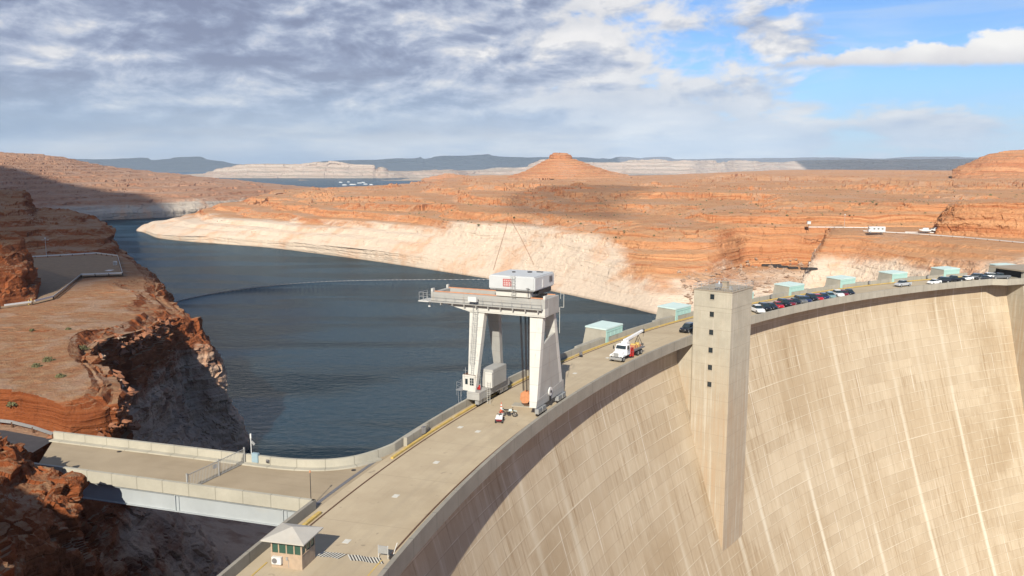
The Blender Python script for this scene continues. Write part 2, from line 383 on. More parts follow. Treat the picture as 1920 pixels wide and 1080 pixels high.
wj = n.m('MULTIPLY', n.m('SUBTRACT', 1.0, n.step(fj, .010, n.m('ADD', .045, n.m('MULTIPLY', n.noise(n.comb(u, n.m('MULTIPLY', v, .12), 2), .7, 4), .10)))),
         n.m('MULTIPLY', n.step(n.noise(n.comb(n.m('MULTIPLY', u, .09), n.m('MULTIPLY', v, .03), 9), 1.0, 3), .34, .58), n.lin(v, 195, 140, .28, .95)))
rj = n.m('FRACT', n.m('MULTIPLY', n.m('SINE', n.m('MULTIPLY', n.m('FLOOR', n.m('DIVIDE', n.m('ADD', uu, 3), 12.2)), 51.7)), 733.1))
wj = n.m('MULTIPLY', wj, n.lin(rj, .15, .9, .10, .85))
base = n.mix(wj, base, (.84, .79, .69))
fj2 = n.m('ABSOLUTE', n.m('SUBTRACT', n.m('FRACT', n.m('DIVIDE', n.m('ADD', u, 7.5), 12.2)), .5))
wj2 = n.m('MULTIPLY', n.m('SUBTRACT', 1.0, n.step(fj2, .003, .012)), n.step(n.noise(n.comb(n.m('MULTIPLY', u, .2), n.m('MULTIPLY', v, .05), 3), 1.0, 3), .5, .56))
base = n.mix(n.m('MULTIPLY', wj2, .9), base, (.80, .74, .66))
jd = n.m('LESS_THAN', n.m('ABSOLUTE', n.m('SUBTRACT', n.m('FRACT', n.m('DIVIDE', u, 12.2)), .5)), .0035)
base = n.mix(n.m('MULTIPLY', jd, .55), base, (.20, .15, .10))
lf = n.m('FRACT', n.m('DIVIDE', v, 2.29))
ll = n.m('LESS_THAN', lf, .045)
base = n.mix(n.m('MULTIPLY', ll, n.m('MULTIPLY', n.step(n.noise(n.comb(n.m('MULTIPLY', u, .12), n.m('MULTIPLY', v, .4), 1), 1.0, 3), .42, .56), .75)), base, (.74, .66, .54))
ld = n.m('LESS_THAN', n.m('FRACT', n.m('DIVIDE', n.m('ADD', v, .12), 2.29)), .035)
base = n.mix(n.m('MULTIPLY', ld, .42), base, (.30, .22, .15))
l5 = n.m('LESS_THAN', n.m('FRACT', n.m('DIVIDE', v, 22.9)), .010)
base = n.mix(n.m('MULTIPLY', l5, n.m('MULTIPLY', n.step(n.noise(n.comb(n.m('MULTIPLY', u, .05), n.m('MULTIPLY', v, .05), 6), 1.0, 4), .44, .60), .55)), base, (.76, .68, .56))
base = n.mix(1.0, base, (.765, .75, .69), 'MULTIPLY')
n.set(b.inputs['Base Color'], base); b.inputs['Roughness'].default_value = .9; b.inputs['Specular IOR Level'].default_value = .2
bp = n.add('ShaderNodeBump'); n.set(bp.inputs['Height'], n.m('ADD', n.m('MULTIPLY', hb, .05), n.m('MULTIPLY', st2, .08))); bp.inputs['Strength'].default_value = .5; bp.inputs['Distance'].default_value = 1.0
n.set(b.inputs['Normal'], bp.outputs[0])
M['face'] = m

# sandstone: bedding colours, bleached ring up to the old waterline (attribute ring 0..1), sand and scrub on flats
def rock(name, red=(.52, .185, .075), tan=(.70, .355, .17), sand=(.68, .385, .205), ringc=(.77, .63, .49), S=1., wet=1., dark=(.13, .055, .03), scrub=.35, ringtint=(.76, .44, .26)):
    red, tan, sand, ringc, dark, ringtint = dim(red, .72), dim(tan, .74), dim(sand, .70), dim(ringc, .80), dim(dark, .6), dim(ringtint, .76)
    m, n, b = new_mat(name); G = n.add('ShaderNodeNewGeometry'); g = G.outputs['Position']
    gx, gy, gz = n.xyz(g)[0:3]; nz_ = n.xyz(G.outputs['Normal'])[2]
    at_ = n.add('ShaderNodeAttribute', attribute_name='ring'); ring = at_.outputs['Fac']
    bz = n.m('ADD', gz, n.m('MULTIPLY', n.m('SUBTRACT', n.noise(g, .012 / S, 3), .5), 14 * S))
    strat = n.noise(n.comb(n.m('MULTIPLY', gx, .006), n.m('MULTIPLY', gy, .006), n.m('MULTIPLY', bz, .55)), 1.0 / S, 6, .65)
    blot = n.noise(g, .022 / S, 6, .6); fine = n.noise(g, .55 / S, 6, .7); med = n.noise(g, .12 / S, 6, .62)
    c = n.mix(n.step(strat, .36, .62), red, tan)
    c = n.mix(n.m('MULTIPLY', n.step(blot, .40, .64), .65), c, tuple((x + y) / 2 * 1.12 for x, y in zip(red, tan)))
    c = n.mix(n.m('MULTIPLY', n.step(strat, .60, .70), .45), c, tuple(min(1, v * 1.35) for v in tan))
    ledge_shade = n.noise(n.comb(n.m('MULTIPLY', gx, .012), n.m('MULTIPLY', gy, .012), n.m('MULTIPLY', bz, 1.3)), 1.0 / S, 4, .6)
    flat = n.step(nz_, .80, .97)
    c = n.mix(n.m('MULTIPLY', n.m('MULTIPLY', n.step(ledge_shade, .57, .64), n.m('SUBTRACT', 1.0, n.m('MULTIPLY', flat, .6))), .55), c, tuple(v * .42 for v in red))  # thin dark lines painted as shadow under the ledges
    c = n.mix(n.m('MULTIPLY', flat, n.lin(med, .35, .65, .35, .95)), c, sand)
    c = n.mix(n.m('MULTIPLY', n.m('MULTIPLY', flat, n.step(blot, .50, .60)), .55), c, tuple(v * .8 + .08 for v in sand))
    # varnish and seep streaks down the walls
    stv = n.noise(n.comb(n.m('MULTIPLY', gx, .30), n.m('MULTIPLY', gy, .30), n.m('MULTIPLY', gz, .03)), 1 / S, 5, .7)
    c = n.mix(n.m('MULTIPLY', n.m('MULTIPLY', n.step(stv, .56, .74), n.m('SUBTRACT', 1.0, flat)), .55), c, dark)
    c = n.mix(n.m('MULTIPLY', n.step(fine, .58, .78), .45), c, tuple(v * .55 for v in red))
    if scrub:
        sc = n.noise(g, 1.1 / S, 3, .6)
        c = n.mix(n.m('MULTIPLY', n.m('MULTIPLY', n.step(sc, .63, .70), flat), scrub), c, (.16, .15, .075))
    # ring
    rw = n.m('ADD', ring, n.m('ADD', n.m('MULTIPLY', n.m('SUBTRACT', med, .5), .55), n.m('MULTIPLY', n.m('SUBTRACT', n.noise(n.comb(n.m('MULTIPLY', gx, .02), n.m('MULTIPLY', gy, .02), n.m('MULTIPLY', gz, .1)), 1 / S, 4), .5), 1.0)))
    rf = n.m('SUBTRACT', 1.0, n.step(rw, .78, 1.20))
    rfine = n.noise(n.comb(n.m('MULTIPLY', gx, .02), n.m('MULTIPLY', gy, .02), n.m('MULTIPLY', bz, .5)), 2.0 / S, 6, .7)
    rc = n.mix(n.m('MULTIPLY', n.step(rfine, .42, .66), .35), ringc, tuple(v * 1.1 for v in ringc))
    rc = n.mix(n.m('MULTIPLY', n.step(n.noise(g, .035 / S, 5, .65), .50, .66), .62), rc, ringtint)
    rc = n.mix(n.m('MULTIPLY', n.step(n.noise(n.comb(n.m('MULTIPLY', gx, .25), n.m('MULTIPLY', gy, .25), n.m('MULTIPLY', gz, .02)), 1 / S, 5, .7), .58, .72), .35), rc, ringtint)
    rc = n.mix(n.m('MULTIPLY', n.step(fine, .60, .78), .45), rc, (.22, .15, .10))
    c = n.mix(n.m('MULTIPLY', rf, .93), c, rc)
    wl = n.m('SUBTRACT', 1.0, n.step(n.m('ADD', gz, n.m('MULTIPLY', fine, 1.0)), -36.4, -35.2))
    c = n.mix(n.m('MULTIPLY', wl, .55), c, (.20, .14, .09))
    n.set(b.inputs['Base Color'], c); b.inputs['Roughness'].default_value = .95; b.inputs['Specular IOR Level'].default_value = .1
    bp = n.add('ShaderNodeBump'); hgt = n.m('ADD', n.m('MULTIPLY', fine, 1.0), n.m('ADD', n.m('MULTIPLY', strat, 1.6), n.m('MULTIPLY', med, 1.5)))
    n.set(bp.inputs['Height'], hgt); bp.inputs['Strength'].default_value = .9; bp.inputs['Distance'].default_value = 1.3 * S
    n.set(b.inputs['Normal'], bp.outputs[0])
    return m
M['rock_east'] = rock('sandstone_east', scrub=.2)
M['rock_west'] = rock('sandstone_west', red=(.44, .20, .11), tan=(.56, .31, .19), sand=(.50, .30, .19), ringc=(.55, .49, .41), S=1.5)
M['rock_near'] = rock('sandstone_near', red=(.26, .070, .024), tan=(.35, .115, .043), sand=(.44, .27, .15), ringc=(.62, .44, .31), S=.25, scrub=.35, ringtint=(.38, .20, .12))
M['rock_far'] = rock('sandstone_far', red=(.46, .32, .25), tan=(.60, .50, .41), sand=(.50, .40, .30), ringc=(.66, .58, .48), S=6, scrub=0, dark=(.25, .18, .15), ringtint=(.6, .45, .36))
M['rock_butte'] = rock('sandstone_butte', red=(.55, .215, .10), tan=(.68, .34, .17), sand=(.66, .34, .17), S=2)
M['rock_mesa'] = rock('shaded_mesa_rock', red=(.10, .095, .12), tan=(.14, .13, .155), sand=(.13, .12, .14), S=12, scrub=0)  # dark blue of the shaded distance is put into the rock colour
M['sandbase'] = plain('desert_floor', (.42, .25, .15), .95, var=.2, scale=.01)

# water: dark, wind-ruffled in bands
m, n, b = new_mat('lake_water'); G = n.add('ShaderNodeNewGeometry').outputs['Position']
gx, gy, gz = n.xyz(G)[0:3]
ruf = n.noise(n.comb(n.m('MULTIPLY', n.m('ADD', gx, n.m('MULTIPLY', gy, .15)), .0065), n.m('MULTIPLY', gy, .030), 0), 1.0, 4, .5, .6)
rufs = n.step(ruf, .40, .58)
b.inputs['Base Color'].default_value = (.010, .030, .045, 1); b.inputs['IOR'].default_value = 1.33; b.inputs['Specular Tint'].default_value = (.42, .66, .92, 1)
n.set(b.inputs['Base Color'], n.mix(rufs, (.002, .010, .018), (.006, .022, .036)))
n.set(b.inputs['Roughness'], n.lin(rufs, 0, 1, .05, .16)); n.set(b.inputs['Specular IOR Level'], n.lin(rufs, 0, 1, .12, .42))
wv = n.comb(n.m('MULTIPLY', gx, .55), n.m('MULTIPLY', gy, 1.0), 0)
h1 = n.noise(wv, .42, 6, .62, .3); h2 = n.noise(wv, 2.2, 4, .6)
bp = n.add('ShaderNodeBump'); n.set(bp.inputs['Height'], n.m('ADD', h1, n.m('MULTIPLY', h2, .25))); bp.inputs['Distance'].default_value = 1.5
n.set(bp.inputs['Strength'], n.lin(rufs, 0, 1, .35, .95)); n.set(b.inputs['Normal'], bp.outputs[0])
df = n.add('ShaderNodeBsdfDiffuse'); n.set(df.inputs['Color'], n.mix(rufs, (.003, .014, .024), (.010, .034, .054)))
gl = n.add('ShaderNodeBsdfGlossy'); gl.inputs['Color'].default_value = (.50, .64, .76, 1); n.set(gl.inputs['Roughness'], n.lin(rufs, 0, 1, .05, .16)); n.set(gl.inputs['Normal'], bp.outputs[0])
fz = n.add('ShaderNodeFresnel'); fz.inputs['IOR'].default_value = 1.33; n.set(fz.inputs['Normal'], bp.outputs[0])
mx = n.add('ShaderNodeMixShader'); n.set(mx.inputs[0], n.m('MULTIPLY', fz.outputs[0], n.lin(rufs, 0, 1, .55, 1.0))); n.l.new(df.outputs[0], mx.inputs[1]); n.l.new(gl.outputs[0], mx.inputs[2])
n.l.new(mx.outputs[0], m.node_tree.nodes['Material Output'].inputs[0]); m.node_tree.nodes.remove(b)
M['water'] = m

M['asphalt'] = plain('old_asphalt', (.34, .225, .13), .95, var=.15, scale=.6, dirt=((.26, .20, .15), .5))
M['blackroad'] = plain('dark_asphalt', (.06, .055, .06), .9, var=.2, scale=.8)
M['rust'] = plain('rusty_rail_slot', (.13, .065, .035), .85, var=.3, scale=2)
M['yellow'] = plain('yellow_painted_kerb', (.68, .47, .13), .6, var=.18, scale=1.2, dirt=((.55, .47, .36), .65))
M['steelstrip'] = plain('grey_expansion_plate', (.24, .23, .235), .5, .3, var=.15)
M['girder'] = plain('grey_girder_paint', (.47, .50, .51), .55, .0, var=.08, scale=.35, dirt=((.36, .36, .34), .5))
M['mint'] = plain('mint_painted_steel', (.46, .70, .63), .8, .0, var=.06, scale=.5, dirt=((.38, .50, .45), .35))
M['mintlight'] = plain('pale_mint_roof', (.68, .84, .79), .85, .0, var=.05, scale=.5)
M['cranewhite'] = plain('crane_paint_white', (.70, .685, .63), .5, .0, var=.06, scale=.6, dirt=((.50, .46, .39), .5))
M['cranegrey'] = plain('crane_paint_grey', (.45, .44, .41), .5, .0, var=.10, scale=.5, dirt=((.34, .31, .27), .6))
for k_ in ('cranewhite', 'cranegrey'):
    n = N(M[k_].node_tree); b = M[k_].node_tree.nodes['Principled BSDF']; src = b.inputs['Base Color'].links[0].from_socket
    oc = n.add('ShaderNodeTexCoord').outputs['Object']; ox, oy, oz = n.xyz(oc)[0:3]
    seam = n.m('LESS_THAN', n.m('FRACT', n.m('DIVIDE', n.m('ADD', oz, .4), 2.35)), .022)
    run = n.noise(n.comb(n.m('MULTIPLY', ox, 2.2), n.m('MULTIPLY', oy, 2.2), n.m('MULTIPLY', oz, .16)), 1.0, 5, .7)
    c = n.mix(n.m('MULTIPLY', n.step(run, .56, .72), .45), src, (.27, .19, .12)); c = n.mix(n.m('MULTIPLY', seam, .5), c, (.16, .14, .12))
    n.set(b.inputs['Base Color'], c)
M['cranehouse'] = plain('crane_house_sheet', (.70, .72, .72), .45, .1, var=.06, scale=.4)
M['silver'] = plain('galvanised_steel', (.55, .56, .56), .4, .5, var=.08)
M['darksteel'] = plain('dark_steel', (.045, .04, .04), .6, .3, var=.2)
M['black'] = plain('black_rubber', (.02, .02, .021), .75, var=.2)
M['cable'] = plain('greased_cable', (.035, .022, .02), .7, var=.2)
M['orange'] = plain('faded_orange_paint', (.62, .27, .13), .55, var=.15, scale=2, dirt=((.45, .25, .18), .6))
M['conered'] = plain('orange_cone_plastic', (.72, .13, .05), .5, var=.06)
M['white'] = plain('white_paint', (.78, .77, .74), .4, var=.05)
M['red'] = plain('red_paint', (.50, .035, .03), .4, var=.08)
M['brick'] = plain('tan_guardhouse_wall', (.50, .375, .265), .85, var=.16, scale=1.6, dirt=((.40, .26, .15), .5))
M['roofpaint'] = plain('pale_hut_roof', (.58, .54, .47), .6, var=.06, scale=1.2, dirt=((.44, .39, .32), .5))
M['paintmark'] = plain('white_road_paint', (.74, .71, .62), .8, var=.12, scale=4)
M['paintdark'] = plain('dark_road_paint', (.055, .05, .045), .8, var=.2, scale=4)
M['bluebox'] = plain('pale_blue_cabinet', (.34, .46, .52), .5, var=.08)
M['tanroof'] = plain('tan_flat_roof', (.42, .35, .26), .85, var=.12)
M['shrub'] = plain('sage_shrub', (.17, .16, .07), .9, var=.3, scale=6)
M['boatwhite'] = plain('boat_white', (.75, .75, .74), .4, var=.05)
m, n, b = new_mat('dark_glass'); b.inputs['Base Color'].default_value = (.02, .03, .035, 1); b.inputs['Roughness'].default_value = .08; b.inputs['Specular IOR Level'].default_value = .7; M['glass'] = m
m, n, b = new_mat('green_glass'); b.inputs['Base Color'].default_value = (.03, .075, .055, 1); b.inputs['Roughness'].default_value = .12; b.inputs['Specular IOR Level'].default_value = .6; M['greenglass'] = m
def paint(name, c):
    m, n, b = new_mat(name); b.inputs['Base Color'].default_value = (*c, 1); b.inputs['Roughness'].default_value = .3
    b.inputs['Coat Weight'].default_value = .6; b.inputs['Coat Roughness'].default_value = .08; return m
CARC = dict(white=(.75, .75, .74), black=(.012, .012, .014), red=(.40, .012, .018), maroon=(.16, .012, .018), silver=(.40, .41, .42), navy=(.015, .025, .075), grey=(.12, .125, .13), teal=(.17, .27, .28))
for k, v in CARC.items(): M['car_' + k] = paint('car_paint_' + k, v)

# ------------------------------------------------------------------ swept strips along the crest
def arc(Rr, t0, t1, step=.35):
    k = max(2, int(abs(t1 - t0) / step) + 1); return [pol(Rr, t)[:2] for t in np.linspace(t0, t1, k)]
def arc_solid(name, prof, t0, t1, mat, step=.35, u0=0., parent=None, smooth=False, vscale='z', caps=True):
    """closed profile [(R,z)...] swept along the arc; uv = (arc metres, z or R)"""
    k = max(2, int(abs(t1 - t0) / step) + 1); ts = np.linspace(t0, t1, k); nP = len(prof); V = []; UV = []; F = []
    # duplicate verts per profile edge so uvs stay clean
    for e in range(nP):
        (Ra, za), (Rb, zb) = prof[e], prof[(e + 1) % nP]; o = len(V)
        flat = abs(za - zb) < 1e-6
        for t in ts:
            uu = R(t0 - t) * 270 * (1 if t0 > t1 else -1) + u0
            V.append(pol(Ra, t, za)); UV.append((uu, Ra if flat else za)); V.append(pol(Rb, t, zb)); UV.append((uu, Rb if flat else zb))
        for i in range(k - 1):
            a = o + 2 * i; F.append((a, a + 1, a + 3, a + 2))
    if caps:
        for t, rev in ((ts[0], 0), (ts[-1], 1)):
            o = len(V); V += [pol(r_, t, z_) for r_, z_ in prof]; UV += [(r_, z_) for r_, z_ in prof]
            q = tuple(range(o, o + nP)); F.append(q[::-1] if rev else q)
    ob = mesh_obj(name, V, F, mat, parent, uvs=UV, smooth=False)
    return ob
def wall_path(name, pts, th, z0, z1, mat, parent=None):
    """wall of thickness th, pts = one face line; other face offset to the left of travel"""
    P = np.array(pts, float); d = np.gradient(P, axis=0); d /= np.linalg.norm(d, axis=1)[:, None]; nn = np.c_[-d[:, 1], d[:, 0]] * th
    s = np.r_[0, np.cumsum(np.linalg.norm(np.diff(P, axis=0), axis=1))]; Q = P + nn
    prof = [(P, z0), (P, z1), (Q, z1), (Q, z0)]; V = []; UV = []; F = []; k = len(P)
    for e in range(4):
        (A, za), (B_, zb) = prof[e], prof[(e + 1) % 4]; o = len(V)
        for i in range(k):
            V += [(*A[i], za), (*B_[i], zb)]; UV += [(s[i], za), (s[i], zb)]
        F += [(o + 2 * i, o + 2 * i + 1, o + 2 * i + 3, o + 2 * i + 2) for i in range(k - 1)]
    for i in (0, k - 1):
        o = len(V); V += [(*P[i], z0), (*P[i], z1), (*Q[i], z1), (*Q[i], z0)]; UV += [(0, 0)] * 4; F.append((o, o + 1, o + 2, o + 3))
    ob = mesh_obj(name, V, F, mat, parent, uvs=UV)
    bm = bmesh.new(); bm.from_mesh(ob.data); bmesh.ops.recalc_face_normals(bm, faces=bm.faces); bm.to_mesh(ob.data); bm.free()
    return ob
# ================================================================== LANDFORMS
def pt(px, Y, py=None, z=None, ring=9.):
    """point at photo column px, forward distance Y, height from py or z"""
    if py is None:
        # column px at height z
        s = (z - CAMH) / Y; v = (s * math.cos(PITCH) + math.sin(PITCH)) / (math.cos(PITCH) - s * math.sin(PITCH))
        py = 540 - v * FPX
    r = at_y(px, py, Y); return [r[0], r[1], r[2], ring]
def shoreY(px, py, z=-37): return at_z(px, py, z)[1]

tag(mesh_obj('desert_ground', [(-60000, -3000, -182), (60000, -3000, -182), (60000, 60000, -182), (-60000, 60000, -182)], [(0, 1, 2, 3)], M['sandbase']), kind='structure')
# lake: ring sector upstream of the dam
ths = np.linspace(12, 196, 93); rs = [278.95, 330, 420, 600, 900, 1500, 3000, 6000, 12000]
V = [pol(r_, t, -62) for r_ in rs + [60000] for t in ths]; tag(mesh_obj('lake_bed_ground', V, grid_faces(len(rs) + 1, len(ths))[:, ::-1], M['sandbase']), kind='structure')
V = [pol(r_, t, -37) for r_ in rs for t in ths]; tag(mesh_obj('lake_water', V, grid_faces(len(rs), len(ths))[:, ::-1], M['water']), kind='structure')

# ---- east shore
cols = [
 # px, [r0..r9] each (Y, py|None, z|None, ring)
 (246, [(925,None,-62,0),(932,None,-50,0),(938,None,-48,.1),(944,None,-48,.2),(950,None,-48,.3),(958,None,-48,.4),(965,None,-50,.5),(975,None,-52,.5),(985,None,-58,.5),(995,None,-62,.5)]),
 (259, [(900,None,-62,0),(shoreY(259,434),None,-37.3,0),(930,None,-36,.1),(938,None,-35.6,.2),(950,None,-35.5,.3),(962,None,-36,.4),(975,None,-37,.5),(985,None,-42,.5),(995,None,-58,.5),(1005,None,-62,.5)]),
 (300, [(805,None,-60,0),(shoreY(300,447),None,-37,0),(835,440,None,.1),(850,433,None,.2),(880,425,None,.35),(910,418,None,.5),(945,413.5,None,.6),(985,None,-31,.6),(1020,None,-42,.6),(1040,None,-60,.6)]),
 (350, [(770,None,-60,0),(shoreY(350,452.5),None,-37,0),(800,443,None,.1),(815,436,None,.25),(840,425,None,.5),(880,415,None,.8),(930,408,None,.9),(985,404,None,.95),(1040,None,-40,.9),(1070,None,-60,.9)]),
 (400, [(750,None,-60,0),(shoreY(400,456.5),None,-37,0),(780,444,None,.15),(795,433,None,.35),(830,417,None,.8),(880,405,None,1.1),(960,394,None,1.4),(1030,388,None,1.6),(1120,None,-35,1.2),(1150,None,-60,1)]),
 (500, [(715,None,-60,0),(shoreY(500,464),None,-37,0),(742,450,None,.15),(757,436,None,.35),(790,416,None,.9),(850,402,None,1.5),(960,385,None,2),(1150,370,None,3),(1400,363.5,None,3),(1600,None,-60,3)]),
 (600, [(655,None,-60,0),(shoreY(600,476),None,-37,0),(684,459,None,.15),(700,442,None,.4),(735,419,None,.95),(800,400,None,1.6),(900,381,None,2),(1150,361,None,3),(1600,351.5,None,3),(1900,None,-60,3)]),
 (700, [(605,None,-60,0),(shoreY(700,489.5),None,-37,0),(632,469,None,.15),(648,449,None,.4),(680,422,None,.98),(740,401,None,1.6),(860,380,None,2),(1150,360,None,3),(1750,349.5,None,3),(2100,None,-60,3)]),
 (780, [(570,None,-60,0),(shoreY(780,501.5),None,-37,0),(595,479,None,.15),(610,457,None,.4),(640,425,None,1),(700,400,None,1.6),(830,378,None,2),(1150,356,None,3),(2000,343,None,3),(2400,None,-60,3)]),
 (850, [(540,None,-60,0),(shoreY(850,512.5),None,-37,0),(567,487,None,.15),(580,462,None,.4),(608,420,None,1),(680,396,None,1.6),(820,374,None,2),(1150,352,None,3),(2300,332,None,3),(2800,None,-40,3)]),
 (920, [(515,None,-60,0),(shoreY(920,523.5),None,-37,0),(540,497,None,.15),(553,467,None,.4),(580,416,None,1),(660,392,None,1.6),(800,370,None,2),(1150,349,None,3),(2500,328.5,None,3),(3000,None,-40,3)]),
 (1000,[(485,None,-60,0),(shoreY(1000,539),None,-37,0),(507,510,None,.15),(520,478,None,.4),(550,424,None,1),(625,399,None,1.6),(760,378,None,2),(1150,348,None,3),(2600,328,None,3),(3100,None,-40,3)]),
 (1100,[(445,None,-60,0),(shoreY(1100,560),None,-37,0),(464,530,None,.15),(478,490,None,.4),(512,428,None,1),(590,402,None,1.6),(700,372,None,2),(1050,347,None,3),(2600,330,None,3),(3100,None,-40,3)]),
 (1180,[(415,None,-60,0),(shoreY(1180,577),None,-37,0),(434,540,None,0.75),(450,495,None,1.05),(485,434,None,1.4),(570,404,None,1.6),(700,374,None,2),(1050,348,None,3),(2700,329,None,3),(3200,None,-40,3)]),
 (1240,[(395,None,-60,0),(shoreY(1240,590.5),None,-37,0),(416,548,None,0.85),(434,498,None,1.25),(470,440,None,1.45),(560,403,None,1.6),(700,372,None,2),(1050,348,None,3),(2800,328,None,3),(3300,None,-40,3)]),
 (1320,[(388,None,-60,0),(394,None,-37,0),(408,None,-29,0.75),(432,510,None,1.05),(465,442,None,1.45),(540,402,None,1.7),(660,378,None,2),(1000,349,None,3),(2900,325,None,3),(3400,None,-40,3)]),
 (1400,[(385,None,-60,0),(392,None,-37,0),(430,None,-28,0.75),(474,None,-22.5,1.15),(490,440,None,1.4),(520,400,None,1.9),(640,377,None,2.3),(950,350,None,3),(3000,321,None,3),(3500,None,-40,3)]),
 (1480,[(390,None,-60,0),(400,None,-37,0),(432,None,-27,0.75),(476,None,-22,1.15),(492,440,None,1.35),(515,398,None,1.9),(620,378,None,2.3),(920,351,None,3),(3000,318.5,None,3),(3500,None,-40,3)]),
 (1560,[(400,None,-60,0),(410,None,-37,0),(440,None,-27,0.75),(480,None,-20,1.15),(497,440,None,1.35),(520,398,None,1.9),(600,379,None,2.3),(900,352,None,3),(3000,318,None,3),(3500,None,-40,3)]),
 (1700,[(400,None,-60,0),(410,None,-37,0),(450,None,-27,1),(485,None,-10,1),(502,430,None,1.5),(525,392,None,1.9),(600,376,None,2.3),(880,350,None,3),(2800,319,None,3),(3300,None,-40,3)]),
 (1850,[(400,None,-60,0),(410,None,-37,0),(450,None,-27,1),(485,None,-10,1),(502,420,None,1.5),(525,388,None,1.9),(600,374,None,2.3),(860,350,None,3),(2600,320,None,3),(3100,None,-40,3)]),
 (2050,[(400,None,-60,0),(410,None,-37,0),(450,None,-27,1),(485,None,-10,1),(502,420,None,1.5),(525,388,None,1.9),(600,374,None,2.3),(860,350,None,3),(2600,320,None,3),(3100,None,-40,3)]),
 (2500,[(400,None,-60,0),(410,None,-37,0),(450,None,-27,1),(485,None,-10,1),(502,420,None,1.5),(525,388,None,1.9),(600,374,None,2.3),(860,350,None,3),(2600,320,None,3),(3100,None,-40,3)]),
]
net = [[pt(c[0], *c[1][r][:1], py=c[1][r][1], z=c[1][r][2], ring=c[1][r][3]) for c in cols] for r in range(10)]
def fix_water(q): return np.clip((q[:, 2] + 36) / 28, .03, 1)  * np.clip(q[:, 1] / 500, .6, 1.6) * np.clip((2600 - q[:, 1]) / 800, .25, 1)
landform('east_shore_terrain', net, 420, 1150, M['rock_east'], rowpos=[0, .4, 1.4, 2.4, 3.8, 5.2, 6.7, 8.6, 11, 11.6], colpos=[c[0] for c in cols],
         terr=5.5, terr_amt=.95, amp=4.6, scale=70, crag=1.3, cscale=13, flat_damp=.5, fixed=fix_water)

# ---- near east abutment with the road platform
def ecol(L): return [pt(px, Y, py=py, z=z, ring=rg) for (px, Y, py, z, rg) in L]
E = [
 ecol([(1566,560,None,-60,0),(1566,560,None,-30,.5),(1568,560,None,-8,1),(1572,560,None,-3,2),(1575,560,None,-2,2),(1580,570,None,-2,3),(1580,580,None,-4,3)]),
 ecol([(1530,462,None,-60,0),(1528,462,None,-32,.2),(1545,466,None,-9,1),(1557,470,None,-1.5,1.6),(1566,474,None,-.6,3),(1580,484,None,-.6,3),(1580,520,None,-6,3)]),
 ecol([(1470,404,None,-60,0),(1482,406,None,-36,0),(1531,424,480,None,.95),(1556,434,443,None,1.5),(1578,450,None,-.5,3),(1592,484,None,-.5,3),(1592,520,None,-6,3)]),
 ecol([(1556,392,None,-60,0),(1562,396,None,-36,0),(1590,418,483,None,1.0),(1600,430,446,None,1.5),(1615,442,None,-.5,3),(1625,484,None,-.5,3),(1625,520,None,-6,3)]),
 ecol([(1640,376,None,-60,0),(1645,380,None,-36,0),(1650,404,485,None,1.0),(1655,418,450,None,1.5),(1665,433,None,-.5,3),(1672,484,None,-.5,3),(1672,520,None,-6,3)]),
 ecol([(1735,350,None,-60,0),(1738,354,None,-36,0),(1740,382,487,None,1.0),(1742,400,453,None,1.5),(1745,413,None,-.5,3),(1748,480,None,-.5,3),(1748,520,None,-6,3)]),
 ecol([(1835,320,None,-60,0),(1838,324,None,-36,0),(1838,356,490,None,1.0),(1840,374,461,None,1.5),(1842,388,None,-.5,3),(1846,470,None,-.5,3),(1846,520,None,-6,3)]),
 ecol([(1935,296,None,-60,0),(1938,300,None,-36,0),(1938,338,493,None,1.0),(1940,357,467,None,1.5),(1942,371,None,-.5,3),(1945,470,None,-.5,3),(1945,520,None,-6,3)]),
 ecol([(2150,280,None,-60,0),(2150,283,None,-36,0),(2150,318,498,None,1.0),(2150,336,474,None,1.5),(2150,352,None,-.5,3),(2150,470,None,-.5,3),(2150,520,None,-6,3)]),
 ecol([(2600,260,None,-60,0),(2600,263,None,-36,0),(2600,304,500,None,1.0),(2600,322,478,None,1.5),(2600,340,None,-.5,3),(2600,470,None,-.5,3),(2600,520,None,-6,3)]),
]
net = [[E[c][r] for c in range(len(E))] for r in range(7)]
landform('east_abutment_rock', net, 200, 560, M['rock_east'], rowpos=[0, .6, 2, 3, 3.8, 4.6, 5], terr=3.2, terr_amt=.45, amp=2.4, scale=30, crag=1.1, cscale=6, flat_damp=.12,
         fixed=lambda q: np.where((q[:, 2] > -1.6), .0, np.clip((q[:, 2] + 40) / 20, .15, 1)))
# cliff rising behind the abutment road
E = [
 ecol([(1746,452,None,-6,3),(1748,452,None,-1,3),(1756,456,None,3,3),(1764,470,None,6,3),(1770,500,None,7,3),(1772,640,None,4,3)]),
 ecol([(1757,430,None,-6,3),(1758,431,446,None,3),(1766,435,420,None,3),(1776,445,398,None,3),(1782,470,388,None,3),(1800,680,None,6,3)]),
 ecol([(1790,424,None,-6,3),(1790,425,449,None,3),(1792,430,418,None,3),(1794,437,385,None,3),(1800,480,380,None,3),(1820,680,None,8,3)]),
 ecol([(1850,412,None,-6,3),(1850,414,451,None,3),(1850,420,418,None,3),(1850,428,381,None,3),(1855,480,377,None,3),(1860,700,None,8,3)]),
 ecol([(1930,402,None,-6,3),(1930,404,453,None,3),(1930,411,418,None,3),(1930,420,380,None,3),(1930,480,376,None,3),(1930,700,None,8,3)]),
 ecol([(2150,390,None,-6,3),(2150,392,456,None,3),(2150,400,418,None,3),(2150,410,380,None,3),(2150,480,374,None,3),(2150,700,None,8,3)]),
 ecol([(2600,380,None,-6,3),(2600,382,456,None,3),(2600,390,418,None,3),(2600,400,380,None,3),(2600,480,374,None,3),(2600,700,None,8,3)]),
]
net = [[E[c][r] for c in range(len(E))] for r in range(6)]
